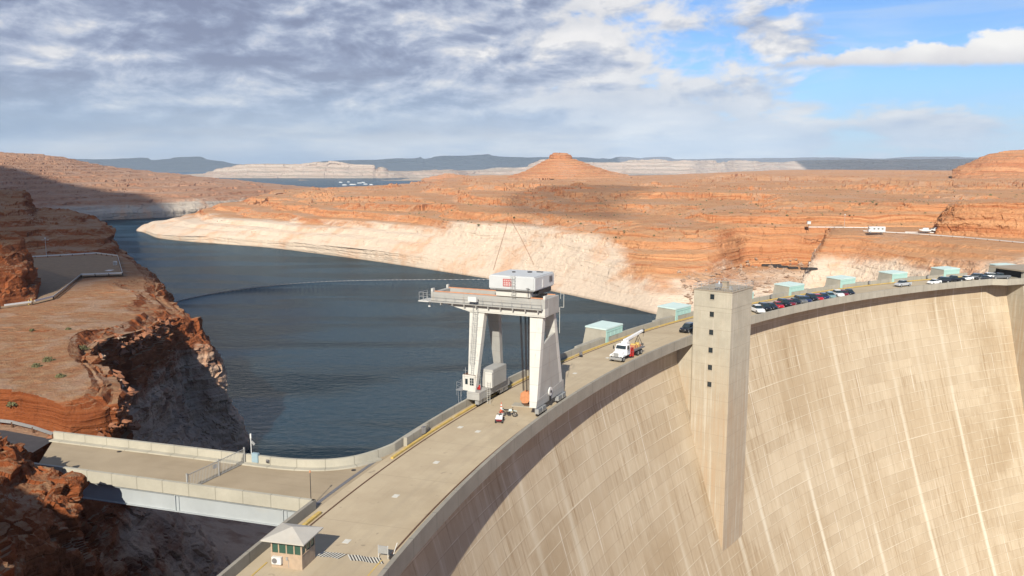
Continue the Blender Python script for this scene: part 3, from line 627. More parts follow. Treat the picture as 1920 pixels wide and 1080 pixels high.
landform('east_road_cliff', net, 130, 460, M['rock_east'], rowpos=[0, .4, 2, 3.6, 4.6, 6], terr=2.6, terr_amt=.55, amp=2.6, scale=22, crag=1.5, cscale=5, flat_damp=.35)
# rock below and behind the dam's east end, out to the right
E = [[[175, 262, -62, 0], [220, 275, -62, 0], [330, 270, -62, 0], [520, 200, -62, 0]], [[168, 262, -10, 1.5], [215, 268, -9, 1.5], [330, 262, -6, 1.5], [520, 180, -6, 1.5]],
     [[166, 240, -3, 3], [215, 240, -3, 3], [330, 220, -3, 3], [520, 140, -3, 3]], [[170, 222, -20, 3], [220, 215, -20, 3], [330, 170, -20, 3], [520, 90, -20, 3]], [[172, 205, -178, 3], [225, 180, -178, 3], [330, 120, -178, 3], [520, 60, -178, 3]]]
landform('east_canyon_wall', E, 90, 160, M['rock_east'], terr=4, amp=2, scale=30)

# ---- butte, right-hand hill, far white cliffs, mesas
def skyland(name, L, mat, nr, nc, depth, **kw):
    """L: list of (px, skyline py, Y, base z, front run, shoulder)"""
    rows = []
    for r_ in range(6):
        row = []
        for (px, py, Y, zb, run, sh) in L:
            top = pt(px, Y, py=py)[2]; H = top - zb
            if r_ == 0: row.append(pt(px, Y - run, z=zb - .02 * run, ring=kw.get('ring0', 3)))
            elif r_ == 1: row.append(pt(px, Y - run * .55, z=zb + H * .28, ring=3))
            elif r_ == 2: row.append(pt(px, Y - run * sh, z=zb + H * .72, ring=3))
            elif r_ == 3: row.append(pt(px, Y, py=py, ring=3))
            elif r_ == 4: row.append(pt(px, Y + depth * .5, z=top - H * .04, ring=3))
            else: row.append(pt(px, Y + depth, z=zb - .03 * depth, ring=3))
        rows.append(row)
    kw.pop('ring0', None)
    return landform(name, rows, nr, nc, mat, colpos=[l[0] for l in L], **kw)
# red butte as a stepped cone
bc = pt(1052, 1800, z=0); TH = np.linspace(0, 2 * math.pi, 33)
prof = [(1.32, 10), (1.0, 19), (.80, 25), (.62, 33), (.44, 41), (.27, 48), (.215, 50), (.20, 57.5), (.14, 60.5), (.02, 61.5)]
net = [[[bc[0] + 8 + f * (98 if math.cos(t) < 0 else 118) * math.cos(t) * (1 + .06 * math.sin(3 * t)) - (1 - f) * 14, bc[1] + f * 110 * math.sin(t), z + 1.0 * math.sin(2 * t + f * 7), 3] for t in TH] for f, z in prof]
landform('sandstone_butte_hill', net, 130, 420, M['rock_butte'], terr=4.5, terr_amt=.55, amp=3.5, scale=40, crag=1.2, cscale=9, flat_damp=.5)
skyland('east_ridge_hill', [(1786, 321, 1350, 12, 60, .3), (1800, 313, 1350, 12, 90, .3), (1822, 303, 1350, 12, 110, .3), (1850, 291, 1350, 12, 130, .35), (1885, 284, 1350, 12, 150, .35), (1925, 279, 1350, 12, 150, .35), (2100, 275, 1350, 12, 150, .35), (2500, 290, 1350, 12, 150, .35)],
        M['rock_butte'], 110, 360, 300, terr=5, terr_amt=.6, amp=5, scale=60, crag=2, cscale=14, flat_damp=.5)
skyland('red_knoll_hill', [(790, 336, 2250, -2, 60, .3), (815, 331, 2250, -2, 90, .3), (838, 326, 2250, -2, 110, .3), (870, 329, 2250, -2, 90, .3), (905, 334, 2250, -2, 60, .3)], M['rock_butte'], 50, 160, 200, terr=4, amp=4, scale=40, flat_damp=.5)
WC = [(330,330,5600,-60,260,.25),(380,326,5600,-60,260,.25),(410,318,5500,-60,300,.2),(455,309.5,5400,-60,330,.15),(520,307.5,5400,-60,330,.15),(560,309,5350,-60,330,.12),(578,305,5350,-60,330,.12),(600,303.5,5350,-60,330,.12),
      (640,304.5,5350,-60,330,.12),(668,309,5350,-60,330,.12),(698,311.5,5350,-60,330,.12),(706,318,5350,-60,300,.2),(716,313.5,5300,-60,280,.2),(730,320,5300,-60,260,.25),(760,321,5400,-60,240,.25),(840,318.5,5600,-60,240,.3),(880,321,5800,-60,240,.3),(960,318,6000,-60,240,.3)]
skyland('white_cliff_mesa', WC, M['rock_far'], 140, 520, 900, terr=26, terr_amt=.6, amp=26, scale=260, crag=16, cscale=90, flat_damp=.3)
skyland('pale_bench_mesa', [(560,338,4300,-60,120,.3),(640,343,4300,-60,120,.3),(690,341,4300,-60,200,.3),(760,337,4300,-60,200,.3),(830,333,4300,-60,200,.3),(900,330,4300,-60,200,.3)], M['rock_far'], 50, 200, 500, terr=12, amp=10, scale=160, crag=5, cscale=60, flat_damp=.4)
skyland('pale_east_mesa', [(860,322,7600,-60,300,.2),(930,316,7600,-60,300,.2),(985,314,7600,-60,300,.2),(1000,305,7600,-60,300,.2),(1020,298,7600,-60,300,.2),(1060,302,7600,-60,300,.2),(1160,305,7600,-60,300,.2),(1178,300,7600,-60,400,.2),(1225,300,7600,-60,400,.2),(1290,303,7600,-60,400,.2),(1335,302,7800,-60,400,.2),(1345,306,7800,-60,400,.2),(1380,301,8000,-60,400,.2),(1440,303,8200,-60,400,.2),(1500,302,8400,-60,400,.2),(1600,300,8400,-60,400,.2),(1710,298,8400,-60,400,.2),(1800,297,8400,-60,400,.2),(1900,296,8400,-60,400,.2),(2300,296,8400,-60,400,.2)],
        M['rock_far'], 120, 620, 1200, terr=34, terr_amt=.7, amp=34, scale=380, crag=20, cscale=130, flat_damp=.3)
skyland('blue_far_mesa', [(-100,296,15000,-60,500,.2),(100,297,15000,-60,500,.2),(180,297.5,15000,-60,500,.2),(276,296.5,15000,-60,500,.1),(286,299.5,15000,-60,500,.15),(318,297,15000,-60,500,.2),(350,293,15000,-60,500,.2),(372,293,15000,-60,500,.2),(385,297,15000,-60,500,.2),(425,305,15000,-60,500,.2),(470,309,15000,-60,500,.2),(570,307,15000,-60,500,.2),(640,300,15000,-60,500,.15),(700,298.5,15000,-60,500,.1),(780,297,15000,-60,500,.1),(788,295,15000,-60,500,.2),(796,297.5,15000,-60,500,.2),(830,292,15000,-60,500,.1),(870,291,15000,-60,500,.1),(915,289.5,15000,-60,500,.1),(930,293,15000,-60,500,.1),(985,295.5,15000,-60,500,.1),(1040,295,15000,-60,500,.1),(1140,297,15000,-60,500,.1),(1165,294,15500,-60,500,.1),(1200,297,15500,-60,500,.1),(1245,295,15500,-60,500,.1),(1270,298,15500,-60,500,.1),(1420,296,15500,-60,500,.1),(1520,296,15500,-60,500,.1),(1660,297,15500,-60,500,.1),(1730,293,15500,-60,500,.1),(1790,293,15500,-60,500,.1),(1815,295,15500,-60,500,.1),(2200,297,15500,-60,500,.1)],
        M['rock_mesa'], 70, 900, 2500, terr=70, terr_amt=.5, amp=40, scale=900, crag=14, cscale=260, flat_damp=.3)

# ---- far west shore
B_ = [
 (-500,[(700,None,-60,0),(710,None,-37,0),(735,None,-22,.6),(750,None,-10,1),(850,None,5,2),(1100,335,None,3),(1500,295,None,3),(2300,278,None,3),(3200,None,-60,3)]),
 (-150,[(860,None,-60,0),(870,None,-37,0),(890,None,-28,.6),(905,None,-14,1),(1000,365,None,2),(1250,338,None,3),(1600,303,None,3),(2300,281,None,3),(3200,None,-60,3)]),
 (0,   [(950,None,-60,0),(960,None,-37,0),(980,None,-28,.6),(995,None,-18,1),(1080,365,None,2),(1280,340,None,3),(1600,308,None,3),(2200,285,None,3),(3200,None,-60,3)]),
 (100, [(1020,None,-60,0),(1035,None,-37,0),(1050,None,-28,.6),(1065,None,-18,1),(1150,368,None,2),(1350,345,None,3),(1650,318,None,3),(2200,292,None,3),(3200,None,-60,3)]),
 (200, [(1085,None,-60,0),(shoreY(200,413),None,-37,0),(1122,400,None,.5),(1135,387,None,1),(1220,368,None,2),(1400,347,None,3),(1700,328,None,3),(2250,311,None,3),(3200,None,-60,3)]),
 (290, [(1130,None,-60,0),(shoreY(290,409),None,-37,0),(1170,396,None,.5),(1180,381,None,1),(1260,364,None,2),(1440,347,None,3),(1750,334,None,3),(2300,321.5,None,3),(3200,None,-60,3)]),
 (380, [(1190,None,-60,0),(shoreY(380,404.5),None,-37,0),(1226,391,None,.5),(1240,376,None,1),(1320,360,None,2),(1480,346,None,3),(1800,338,None,3),(2350,331,None,3),(3200,None,-60,3)]),
 (450, [(1280,None,-60,0),(1290,None,-37,0),(1305,384,None,.5),(1318,372,None,1),(1400,360,None,2),(1520,348,None,3),(1850,343,None,3),(2400,339,None,3),(3200,None,-60,3)]),
 (520, [(1380,None,-60,0),(1390,None,-37,0),(1405,380,None,.5),(1418,370,None,1),(1480,358,None,2),(1600,353,None,3),(1900,349,None,3),(2400,346,None,3),(3200,None,-60,3)]),
 (620, [(1500,None,-60,0),(1520,None,-45,0),(1540,None,-42,.5),(1560,None,-40,1),(1600,None,-40,2),(1700,None,-40,3),(1900,358,None,3),(2400,354,None,3),(3000,None,-60,3)]),
]
net = [[pt(c[0], c[1][r][0], py=c[1][r][1], z=c[1][r][2], ring=c[1][r][3]) for c in B_] for r in range(9)]
landform('west_shore_terrain', net, 300, 620, M['rock_west'], rowpos=[0, .4, 1.4, 2.2, 3.6, 5, 7, 9.5, 10.5], colpos=[c[0] for c in B_], terr=6, terr_amt=.8, amp=5, scale=80, crag=2.2, cscale=16, flat_damp=.55,
         fixed=lambda q: np.clip((q[:, 2] + 38) / 6, .15, 1))

# ---- near west bank: dark red ridge beyond the parking area
W2 = [
 (-420,[(300,None,0,3),(304,None,4,3),(325,None,22,3),(360,None,32,3),(430,None,34,3),(520,None,10,3),(560,None,-60,0)]),
 (-200,[(300,None,0,3),(305,None,4,3),(325,None,20,3),(360,350,None,3),(430,338,None,3),(520,None,6,3),(560,None,-60,0)]),
 (0,   [(300,None,0,3),(306,486,None,3),(326,445,None,3),(350,405,None,3),(415,353,None,3),(500,None,-5,2),(540,None,-60,0)]),
 (40,  [(300,None,0,3),(307,485,None,3),(326,445,None,3),(350,410,None,3),(415,354,None,3),(490,None,-8,2),(530,None,-60,0)]),
 (70,  [(300,None,0,3),(308,484,None,3),(326,450,None,3),(348,418,None,3),(405,388,None,3),(480,None,-12,2),(520,None,-60,0)]),
 (125, [(302,None,0,3),(310,481,None,3),(326,455,None,3),(345,425,None,3),(395,391.5,None,3),(465,None,-15,2),(505,None,-60,0)]),
 (180, [(304,None,0,3),(312,478,None,3),(324,456,None,3),(340,436,None,3),(375,412,None,2),(430,None,-20,1),(465,None,-60,0)]),
 (203, [(304,None,0,3),(312,479,None,3),(323,464,None,3),(335,450,None,3),(352,428,None,2),(390,None,-22,1),(420,None,-60,0)]),
 (226, [(300,None,0,3),(308,484,None,3),(316,479,None,3),(324,476,None,3),(334,471,None,2),(352,None,-24,1),(372,None,-60,0)]),
 (248, [(290,None,-3,3),(298,492,None,3),(304,491,None,3),(310,491,None,3),(316,490,None,1.6),(328,None,-28,1),(340,None,-60,0)]),
 (264, [(278,None,-10,3),(285,505,None,3),(290,504,None,3),(296,504,None,3),(301,503,None,1.3),(308,None,-32,.5),(315,None,-60,0)]),
]
net = [[pt(c[0], c[1][r][0], py=c[1][r][1], z=c[1][r][2], ring=c[1][r][3]) for c in W2] for r in range(7)]
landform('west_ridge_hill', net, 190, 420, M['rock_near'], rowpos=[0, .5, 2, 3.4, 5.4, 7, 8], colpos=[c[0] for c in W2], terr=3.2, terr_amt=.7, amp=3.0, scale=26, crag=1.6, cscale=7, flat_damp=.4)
# hill on the left of the parking area
W3 = [
 (-500,[(170,None,0),(174,None,10),(185,None,26),(200,None,34),(240,None,30),(285,None,0)]),
 (-250,[(178,None,0),(181,None,10),(190,None,24),(205,400,None),(240,385,None),(285,None,0)]),
 (-80, [(186,None,0),(188,None,6),(196,470,None),(208,435,None),(235,400,None),(280,None,0)]),
 (0,   [(190,None,1),(192,570,None),(199,510,None),(208,465,None),(222,431,None),(262,None,0)]),
 (28,  [(194,None,1),(196,568,None),(202,515,None),(210,478,None),(219,443,None),(250,None,1)]),
 (48,  [(197,None,1),(199,563,None),(204,535,None),(210,508,None),(216,486,None),(240,None,1)]),
 (66,  [(200,None,1),(202,558,None),(206,552,None),(210,545,None),(214,537,None),(232,None,.5)]),
 (76,  [(203,None,0),(205,None,0),(208,None,0),(211,None,0),(214,None,0),(225,None,0)]),
]
net = [[pt(c[0], c[1][r][0], py=c[1][r][1], z=c[1][r][2], ring=3) for c in W3] for r in range(6)]
landform('parking_side_hill', net, 110, 240, M['rock_near'], colpos=[c[0] for c in W3], terr=2.5, terr_amt=.6, amp=2.0, scale=18, crag=1.2, cscale=5, flat_damp=.5, fixed=lambda q: np.clip((q[:, 2] - 1) / 4, 0, 1))
# plateau, rim, alcove wall and buttress down to the water
def st(rim, mid, toe, base, Y_in, zi, zl, back):
    """station: inland far, inland, near rim, rim, mid, toe, base, under"""
    far = [-420, back, zl, 3]
    p = [far, [-190, back * .5 + Y_in * .5, zl, 3], [(rim[0] * .45 - 190 * .55), Y_in, (zi + zl) / 2, 3], [rim[0] - 12, rim[1] - 3, zi, 3], [rim[0] - 3, rim[1] - .5, rim[2] + .6, 3], [rim[0], rim[1], rim[2] - 1.2, 2.2],
         [*mid, 1.02], [*toe, .6], [*base, 0], [base[0] + 10, base[1] + 3, -62, 0]]
    return p
ST = [
 st((-60, 74, -4), (-50, 76, -16), (-38, 78, -32), (-20, 86, -50), 66, -1, 3, 54),
 st((-57, 86, -3.2), (-50, 89, -14), (-40, 93, -29), (-10, 110, -39), 76, -.5, 3, 62),
 st((-57, 96, 1.2), (-50, 99, -12), (-40, 104, -27), (-12, 128, -37), 86, .2, 3, 70),
 st((-57.5, 103, 1.6), (-51, 106, -12), (-42, 113, -27), (-10, 143, -37), 100, 1.8, 3, 84),
 st((-53.5, 108, 3.6), (-51.5, 110, -12), (-42, 119, -27), (-20, 152, -37), 106, 3.9, 4, 95),
 st((-60, 121, 4.2), (-58, 122, -10), (-50, 128, -26), (-40, 158, -37), 119, 4.4, 5, 106),
 st((-68.5, 132, 4.0), (-67, 133, -10), (-58, 138, -26), (-49, 163, -37), 130, 4.2, 5, 118),
 st((-75, 149, 3.8), (-75.5, 150, -10), (-74, 151, -27), (-57, 169, -37), 146, 3.9, 5, 130),
 st((-75.8, 162, 2.4), (-75.8, 163, -10), (-75, 164, -26), (-64, 176, -37), 158, 3.2, 3, 145),
 st((-77.5, 175, 1.2), (-77, 175, -10), (-76, 176, -26), (-67, 184, -37), 170, 2.4, 1.6, 156),
 st((-80, 186, .6), (-79, 187, -10), (-77, 188, -26), (-69, 191, -37), 180, 2.0, 1.6, 168),
 st((-82, 193, .2), (-79.5, 193, -9), (-77, 194, -25), (-70, 196, -37), 190, 2.0, 1.6, 184),
 st((-81, 199, -.8), (-76, 198, -9), (-73, 199, -24), (-69, 201, -37), 199, 1.8, 1.5, 196),
 st((-80, 205, -3), (-74.5, 202.5, -12), (-70.5, 203.5, -25), (-67.5, 206, -37), 208, 1.8, 1.4, 206),
 st((-85, 216, -3.5), (-80, 214, -13), (-75, 213, -25), (-69, 213, -37), 218, 1.8, 1.4, 215),
 st((-99, 232, -1.0), (-90, 229, -12), (-82, 224, -25), (-74, 222, -37), 232, 1.8, 1.4, 228),
 st((-108, 252, .4), (-101, 252, -12), (-94, 250, -25), (-86, 246, -37), 250, 1.5, 1.4, 246),
 st((-123, 280, .4), (-117, 282, -12), (-110, 281, -25), (-101, 275, -37), 278, 1.5, 1.4, 274),
 st((-137, 304, .2), (-131, 308, -12), (-124, 308, -25), (-114, 302, -37), 300, 1.5, 1.4, 296),
 st((-156, 330, 0), (-148, 338, -12), (-138, 340, -25), (-126, 334, -37), 324, 1.4, 1.4, 318),
]
net = np.array(ST).transpose(1, 0, 2)
PARK = [(-171.6, 292.8), (-152.7, 307.2), (-140.7, 298.1), (-116.3, 248.8), (-126.8, 245.2), (-116.6, 216.2), (-112.1, 202.9), (-112.8, 194.8), (-116.7, 188.8), (-140, 172), (-190, 150), (-215, 150), (-215, 170), (-180, 200), (-185, 260)]
def inpoly(x, y, poly):
    c = np.zeros(len(x), bool); j = len(poly) - 1
    for i in range(len(poly)):
        xi, yi = poly[i]; xj, yj = poly[j]
        c ^= ((yi > y) != (yj > y)) & (x < (xj - xi) * (y - yi) / (yj - yi + 1e-12) + xi); j = i
    return c
def polydist(x, y, poly):
    d = np.full(len(x), 1e9)
    for i in range(len(poly)):
        a = np.array(poly[i - 1]); b = np.array(poly[i]); ab = b - a; t = np.clip(((x - a[0]) * ab[0] + (y - a[1]) * ab[1]) / (ab @ ab), 0, 1)
        d = np.minimum(d, np.hypot(x - a[0] - t * ab[0], y - a[1] - t * ab[1]))
    return d
ROADW = [(-57.5, 91.5), (-57.6, 103.2), (-66, 107.5), (-90, 113), (-130, 120), (-200, 128), (-200, 108), (-120, 104), (-80, 97)]
def fix_near(q):
    f = np.where(inpoly(q[:, 0], q[:, 1], PARK), 0, np.clip(polydist(q[:, 0], q[:, 1], PARK) / 6 - .2, 0, 1))
    f = np.where((q[:, 2] > -2), f, 1) * np.where(inpoly(q[:, 0], q[:, 1], ROADW) & (q[:, 2] > -4), 0, 1)
    f *= np.where((q[:, 2] > -1) & (q[:, 0] > -62) & (q[:, 1] < 108), .15, 1)
    return f * np.clip((q[:, 2] + 40) / 6, .25, 1)
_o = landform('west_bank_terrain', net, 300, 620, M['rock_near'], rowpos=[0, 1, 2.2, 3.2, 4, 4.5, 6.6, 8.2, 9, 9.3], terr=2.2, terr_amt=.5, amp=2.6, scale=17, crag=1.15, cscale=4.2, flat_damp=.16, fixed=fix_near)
# flatten the ground under the parking area and the access road
me = _o.data; co = np.zeros(len(me.vertices) * 3); me.vertices.foreach_get('co', co); co = co.reshape(-1, 3)
ins = (inpoly(co[:, 0], co[:, 1], PARK) | (polydist(co[:, 0], co[:, 1], PARK) < 3)) & (co[:, 2] > -2); co[ins, 2] = np.minimum(co[ins, 2], 1.85)
ins = (inpoly(co[:, 0], co[:, 1], ROADW) | (polydist(co[:, 0], co[:, 1], ROADW) < 1.2)) & (co[:, 2] > -4); co[ins, 2] = np.minimum(co[ins, 2], -.15)
ins = (co[:, 0] > -58) & (co[:, 1] < 103.5) & (co[:, 2] > -6); co[ins, 2] -= 3.2
me.vertices.foreach_set('co', co.ravel()); me.update()
# near rock wall, lower left, and the canyon side the photograph was taken from
W4 = [
 (-1400,[(66,None,10),(56,None,26),(46,None,30),(36,None,30),(26,None,30),(21,None,30),(-40,None,34)]),
 (-500,[(92,None,-1),(80,None,15),(66,None,15),(50,None,13),(35,None,15),(16,None,20),(-40,None,32)]),
 (-200,[(93,None,-2),(84,None,7),(76,None,9),(62,None,9),(48,None,8),(26,None,14),(-40,None,28)]),
 (-60, [(92,None,-3),(84,810,None),(78,870,None),(66,1000,None),(52,None,9),(32,None,16),(-40,None,30)]),
 (0,   [(91,None,-4),(83,835,None),(77,900,None),(67,1010,None),(54,None,3),(34,None,8),(-40,None,30)]),
 (45,  [(90,None,-5),(83,862,None),(76,925,None),(68,1010,None),(56,None,-4),(36,None,0),(-40,None,26)]),
 (90,  [(89,None,-6),(82,884,None),(76,945,None),(69,1030,None),(58,None,-10),(38,None,-12),(-40,None,10)]),
 (120, [(88,None,-8),(82,906,None),(76,970,None),(70,1045,None),(60,None,-16),(40,None,-24),(-40,None,-10)]),
 (138, [(88,None,-14),(83,960,None),(78,1010,None),(72,1060,None),(62,None,-24),(42,None,-34),(-40,None,-30)]),
 (175, [(90,None,-26),(86,1030,None),(82,1050,None),(76,1085,None),(64,None,-32),(46,None,-50),(-40,None,-60)]),
 (240, [(96,None,-34),(92,1062,None),(88,1078,None),(80,1120,None),(68,None,-46),(50,None,-70),(-40,None,-100)]),
 (330, [(100,None,-42),(96,1110,None),(90,1150,None),(80,None,-44),(70,None,-60),(52,None,-90),(-40,None,-150)]),
]
net = [[pt(c[0], c[1][r][0], py=c[1][r][1], z=c[1][r][2], ring=3 if c[0] < 150 else 1.0) if c[1][r][0] > 20 else [c[0] * .07 - 30, c[1][r][0], c[1][r][2], 3] for c in W4] for r in range(7)]
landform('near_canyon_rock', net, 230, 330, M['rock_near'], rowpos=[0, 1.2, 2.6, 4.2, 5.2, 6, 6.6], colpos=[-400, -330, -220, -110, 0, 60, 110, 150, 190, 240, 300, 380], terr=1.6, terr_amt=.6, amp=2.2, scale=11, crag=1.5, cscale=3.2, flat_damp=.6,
         fixed=lambda q: np.where(inpoly(q[:, 0], q[:, 1], ROADW), .1, 1) * np.clip((q[:, 1] - 20) / 20, .1, 1))
# ================================================================== THE DAM
T0, T1 = 176.0, 112.2
dam = empty('arch_dam', 'huge curved concrete arch dam with a road along its crest and a streaked sloping face', 'dam', pol(0, 0)[:2] + (0,))
dam.location = (0, 0, 0)
def Rf(z):
    s = max(0., -5 - z); return 268.6 - .288 * s - .0006 * s * s
zs = [-.85, -5] + list(np.arange(-8, -178.1, -4.0)) + [-180]; ts = np.linspace(T0, 108.0, 260)
V = []; UV = []
for z in zs:
    for t in ts: V.append(pol(Rf(z), t, z)); UV.append((R(T0 - t) * 266, z + 200))
mesh_obj('downstream_face', V, grid_faces(len(zs), len(ts)), M['face'], dam, uvs=UV, smooth=True)
arc_solid('dam_body', [(278.3, -180), (278.3, -.85), (268.9, -.85), (268.9, -5), (258, -60), (Rf(-180) + 12, -180)], T0, T1, M['block'], step=.6, parent=dam)
arc_solid('road_slab', [(265.46, -.8), (265.46, 0), (277.75, 0), (277.75, -.8)], T0, T1, M['deck'], parent=dam, u0=0)
arc_solid('downstream_parapet', [(265.0, -.8), (265.45, -.8), (265.45, 1.0), (265.0, 1.0)], T0, 142.98, M['wallnear'], parent=dam)
arc_solid('downstream_parapet', [(265.0, -.8), (265.45, -.8), (265.45, 1.0), (265.0, 1.0)], 140.86, 113.3, M['wall'], parent=dam)
arc_solid('downstream_parapet', [(265.47, .004), (265.6, .004), (265.6, 1.0), (265.47, 1.0)], 142.96, 140.88, M['wall'], parent=dam)
# upstream parapet, in cast lengths, with niches at the gate houses
arc_solid('upstream_parapet', [(277.76, -1.2), (278.12, -1.2), (278.12, 1.05), (277.76, 1.05)], T0, 163.98, M['wallnear'], parent=dam)
arc_solid('upstream_parapet', [(277.76, -1.2), (278.12, -1.2), (278.12, 1.05), (277.76, 1.05)], 160.25, 112.2, M['wall'], parent=dam)
for t0_, t1_ in ((159.8, 158.6), (151.9, 150.9), (147.8, 144.0), (141.2, 138.2), (135.2, 132.2), (130.2, 126.8), (125.2, 121.8), (119.9, 116.6)):
    arc_solid('parapet_bay', [(277.30, .004), (277.755, .004), (277.755, 1.12), (277.30, 1.12)] if t0_ in (159.8, 151.9) else [(278.13, -1.2), (278.7, -1.2), (278.7, 1.12), (278.13, 1.12)], t0_, t1_, M['wall'], parent=dam)
arc_solid('crane_rail_slot', [(276.32, .004), (276.50, .004), (276.50, .035), (276.32, .035)], 165.6, T1, M['rust'], parent=dam)
arc_solid('crane_rail_slot', [(266.42, .004), (266.60, .004), (266.60, .035), (266.42, .035)], 165.55, T1, M['rust'], parent=dam)
arc_solid('yellow_kerb', [(276.78, .004), (277.12, .004), (277.12, .22), (276.78, .22)], 160.75, T1, M['yellow'], parent=dam)
arc_solid('yellow_kerb', [(276.72, .004), (277.08, .004), (277.08, .24), (276.72, .24)], 165.75, 164.15, M['yellow'], parent=dam)
arc_solid('yellow_line', [(276.35, .004), (276.48, .004), (276.48, .05), (276.35, .05)], 170, 166.35, M['yellow'], parent=dam)
arc_solid('yellow_line', [(266.9, .004), (267.02, .004), (267.02, .012), (266.9, .012)], 170, 165.75, M['yellow'], parent=dam)
arc_solid('expansion_plate', [(278.2, .003), (278.62, .003), (278.62, .03), (278.2, .03)], 163.85, 160.95, M['steelstrip'], parent=dam)
# pier that carries the elevator tower
arc_solid('tower_pier', [(264.99, -40), (269.5, -40), (269.5, -.86), (264.99, -.86)], 142.82, 140.7, M['tower'], parent=dam, step=.1)
# east end: widened crest, notch and thrust block
V = [pol(265.0, 113.3, -.8), pol(263.0, 112.6, -.8), pol(262.6, 104, -.8), pol(278, 104, -.8), pol(278, 112.15, -.8), pol(266, 113.25, -.8)]
o_ = MB(); o_.prism(V, (0, 0, .8)); o_.build('east_landing_slab', M['block'], dam)
arc_solid('east_landing_parapet', [(262.55, -.81), (263.0, -.81), (263.0, 1.0), (262.55, 1.0)], 112.62, 104, M['wall'], parent=dam)
k = MB(); a_, b_ = pol(265.0, 113.3), pol(262.57, 112.62); c_, d_ = pol(263.0, 112.62), pol(265.45, 113.3)
k.hexa([(*a_[:2], -.82), (*b_[:2], -.82), (*c_[:2], -.82), (*d_[:2], -.82), (*a_[:2], .998), (*b_[:2], .998), (*c_[:2], .998), (*d_[:2], .998)]); k.build('east_landing_parapet', M['wall'], dam)
k = MB()
k.hexa([pol(252, 111.6, -60), pol(252, 104, -60), pol(280, 104, -60), pol(280, 111.2, -60), pol(263.5, 110.9, -.85), pol(262.6, 104, -.85), pol(280, 104, -.85), pol(280, 110.9, -.85)])
k.hexa([pol(235, 111.9, -180), pol(225, 104, -180), pol(280, 104, -180), pol(280, 111.2, -180), pol(252, 111.6, -60.02), pol(252, 104, -60.02), pol(280, 104, -60.02), pol(280, 111.2, -60.02)])
k.build('thrust_block', M['tower'], dam)

# west approach bridge
br = empty('access_bridge', 'concrete road bridge on pale grey steel girders from the red cliff to the dam crest', 'bridge', (0, 0, 0))
NW = [(-57.6, 101.75), (-50, 99.35), (-44, 97.5), (-38, 95.65), (-30.9, 93.4), (-27.6, 92.35), (-25, 91.72), (-22.5, 91.45), (-20.3, 91.7), (-18.3, 92.5), (-16.7, 93.8), (-15.3, 95.4), pol(277.76, 160.27)[:2]]
def densify(P, n=6):
    Q = []
    for i in range(len(P) - 1):
        for k_ in range(n):
            t = k_ / n; p0 = np.array(P[max(i - 1, 0)]); p1 = np.array(P[i]); p2 = np.array(P[i + 1]); p3 = np.array(P[min(i + 2, len(P) - 1)])
            Q.append(tuple(.5 * ((2 * p1) + (-p0 + p2) * t + (2 * p0 - 5 * p1 + 4 * p2 - p3) * t * t + (-p0 + 3 * p1 - 3 * p2 + p3) * t ** 3)))
    return Q + [P[-1]]
NWd = densify(NW)
wall_path('parapet', NWd, .36, -1.0, 1.05, M['bridgewall'], br)
SWa, SWb = np.array((-53.9, 90.75)), np.array(pol(277.8, 163.98)[:2]); SW = [tuple(SWa + (SWb - SWa) * t) for t in np.linspace(0, 1, 20)]
wall_path('parapet', SW[::-1], .36, -.30, 1.05, M['bridgewall'], br)
wall_path('kerb', NWd[:-8], -.75, .004, .16, M['bridgewall'], br)
poly = [(x, y) for x, y in NWd] + [pol(277.76, t)[:2] for t in np.linspace(160.3, 164, 9)] + [tuple(SWa)]
o_ = MB(); o_.prism([(x, y, -.30) for x, y in poly], (0, 0, .298)); o_.build('bridge_deck', M['bdeck'], br)
un = np.array([-(SWb - SWa)[1], (SWb - SWa)[0]]); un = un / np.linalg.norm(un); dr = (SWb - SWa) / np.linalg.norm(SWb - SWa)
for off in (.18, 3.6, 6.9, 10.0):
    A = SWa + un * off + dr * .5 - dr * 1.0; Bq = SWb + un * off - dr * .05; g_ = MB()
    g_.bar((*A, -1.42), (*Bq, -1.42), .05, 1.75); g_.bar((*A, -2.33), (*Bq, -2.33), .55, .07); g_.bar((*A, -.50), (*Bq, -.50), .55, .07)
    g_.build('steel_girder', M['girder'], br)
    if off == .18:
        for px_ in (147, 330, 532):
            t = min(np.linspace(0, 1, 400), key=lambda t: abs(960 + FPX * (lambda p: p[0] / (p[1] * math.cos(PITCH) - (-1.4 - CAMH) * math.sin(PITCH)))(A + (Bq - A) * t) - px_))
            q = A + (Bq - A) * t - un * .10; g_ = MB(); g_.bar((*(q), -2.42), (*(q), -.50), .10, .22); g_.bar((*(q + dr * .45), -2.30), (*(q + dr * .45), -.53), .06, .12); g_.build('stiffener', M['girder'], br)

# road surface on the west side and the parking area
tag(mesh_obj('access_road', [(*p, -.02) for p in [(-57.5, 90.8), (-57.6, 101.9), (-66, 105.6), (-90, 111), (-130, 118), (-200, 126), (-200, 110), (-120, 106), (-80, 99)]], [tuple(range(9))[::-1]], M['blackroad']), kind='structure')
tag(mesh_obj('parking_road', [(*p, 1.93) for p in PARK], [tuple(range(len(PARK)))[::-1]], M['asphalt']), kind='structure')

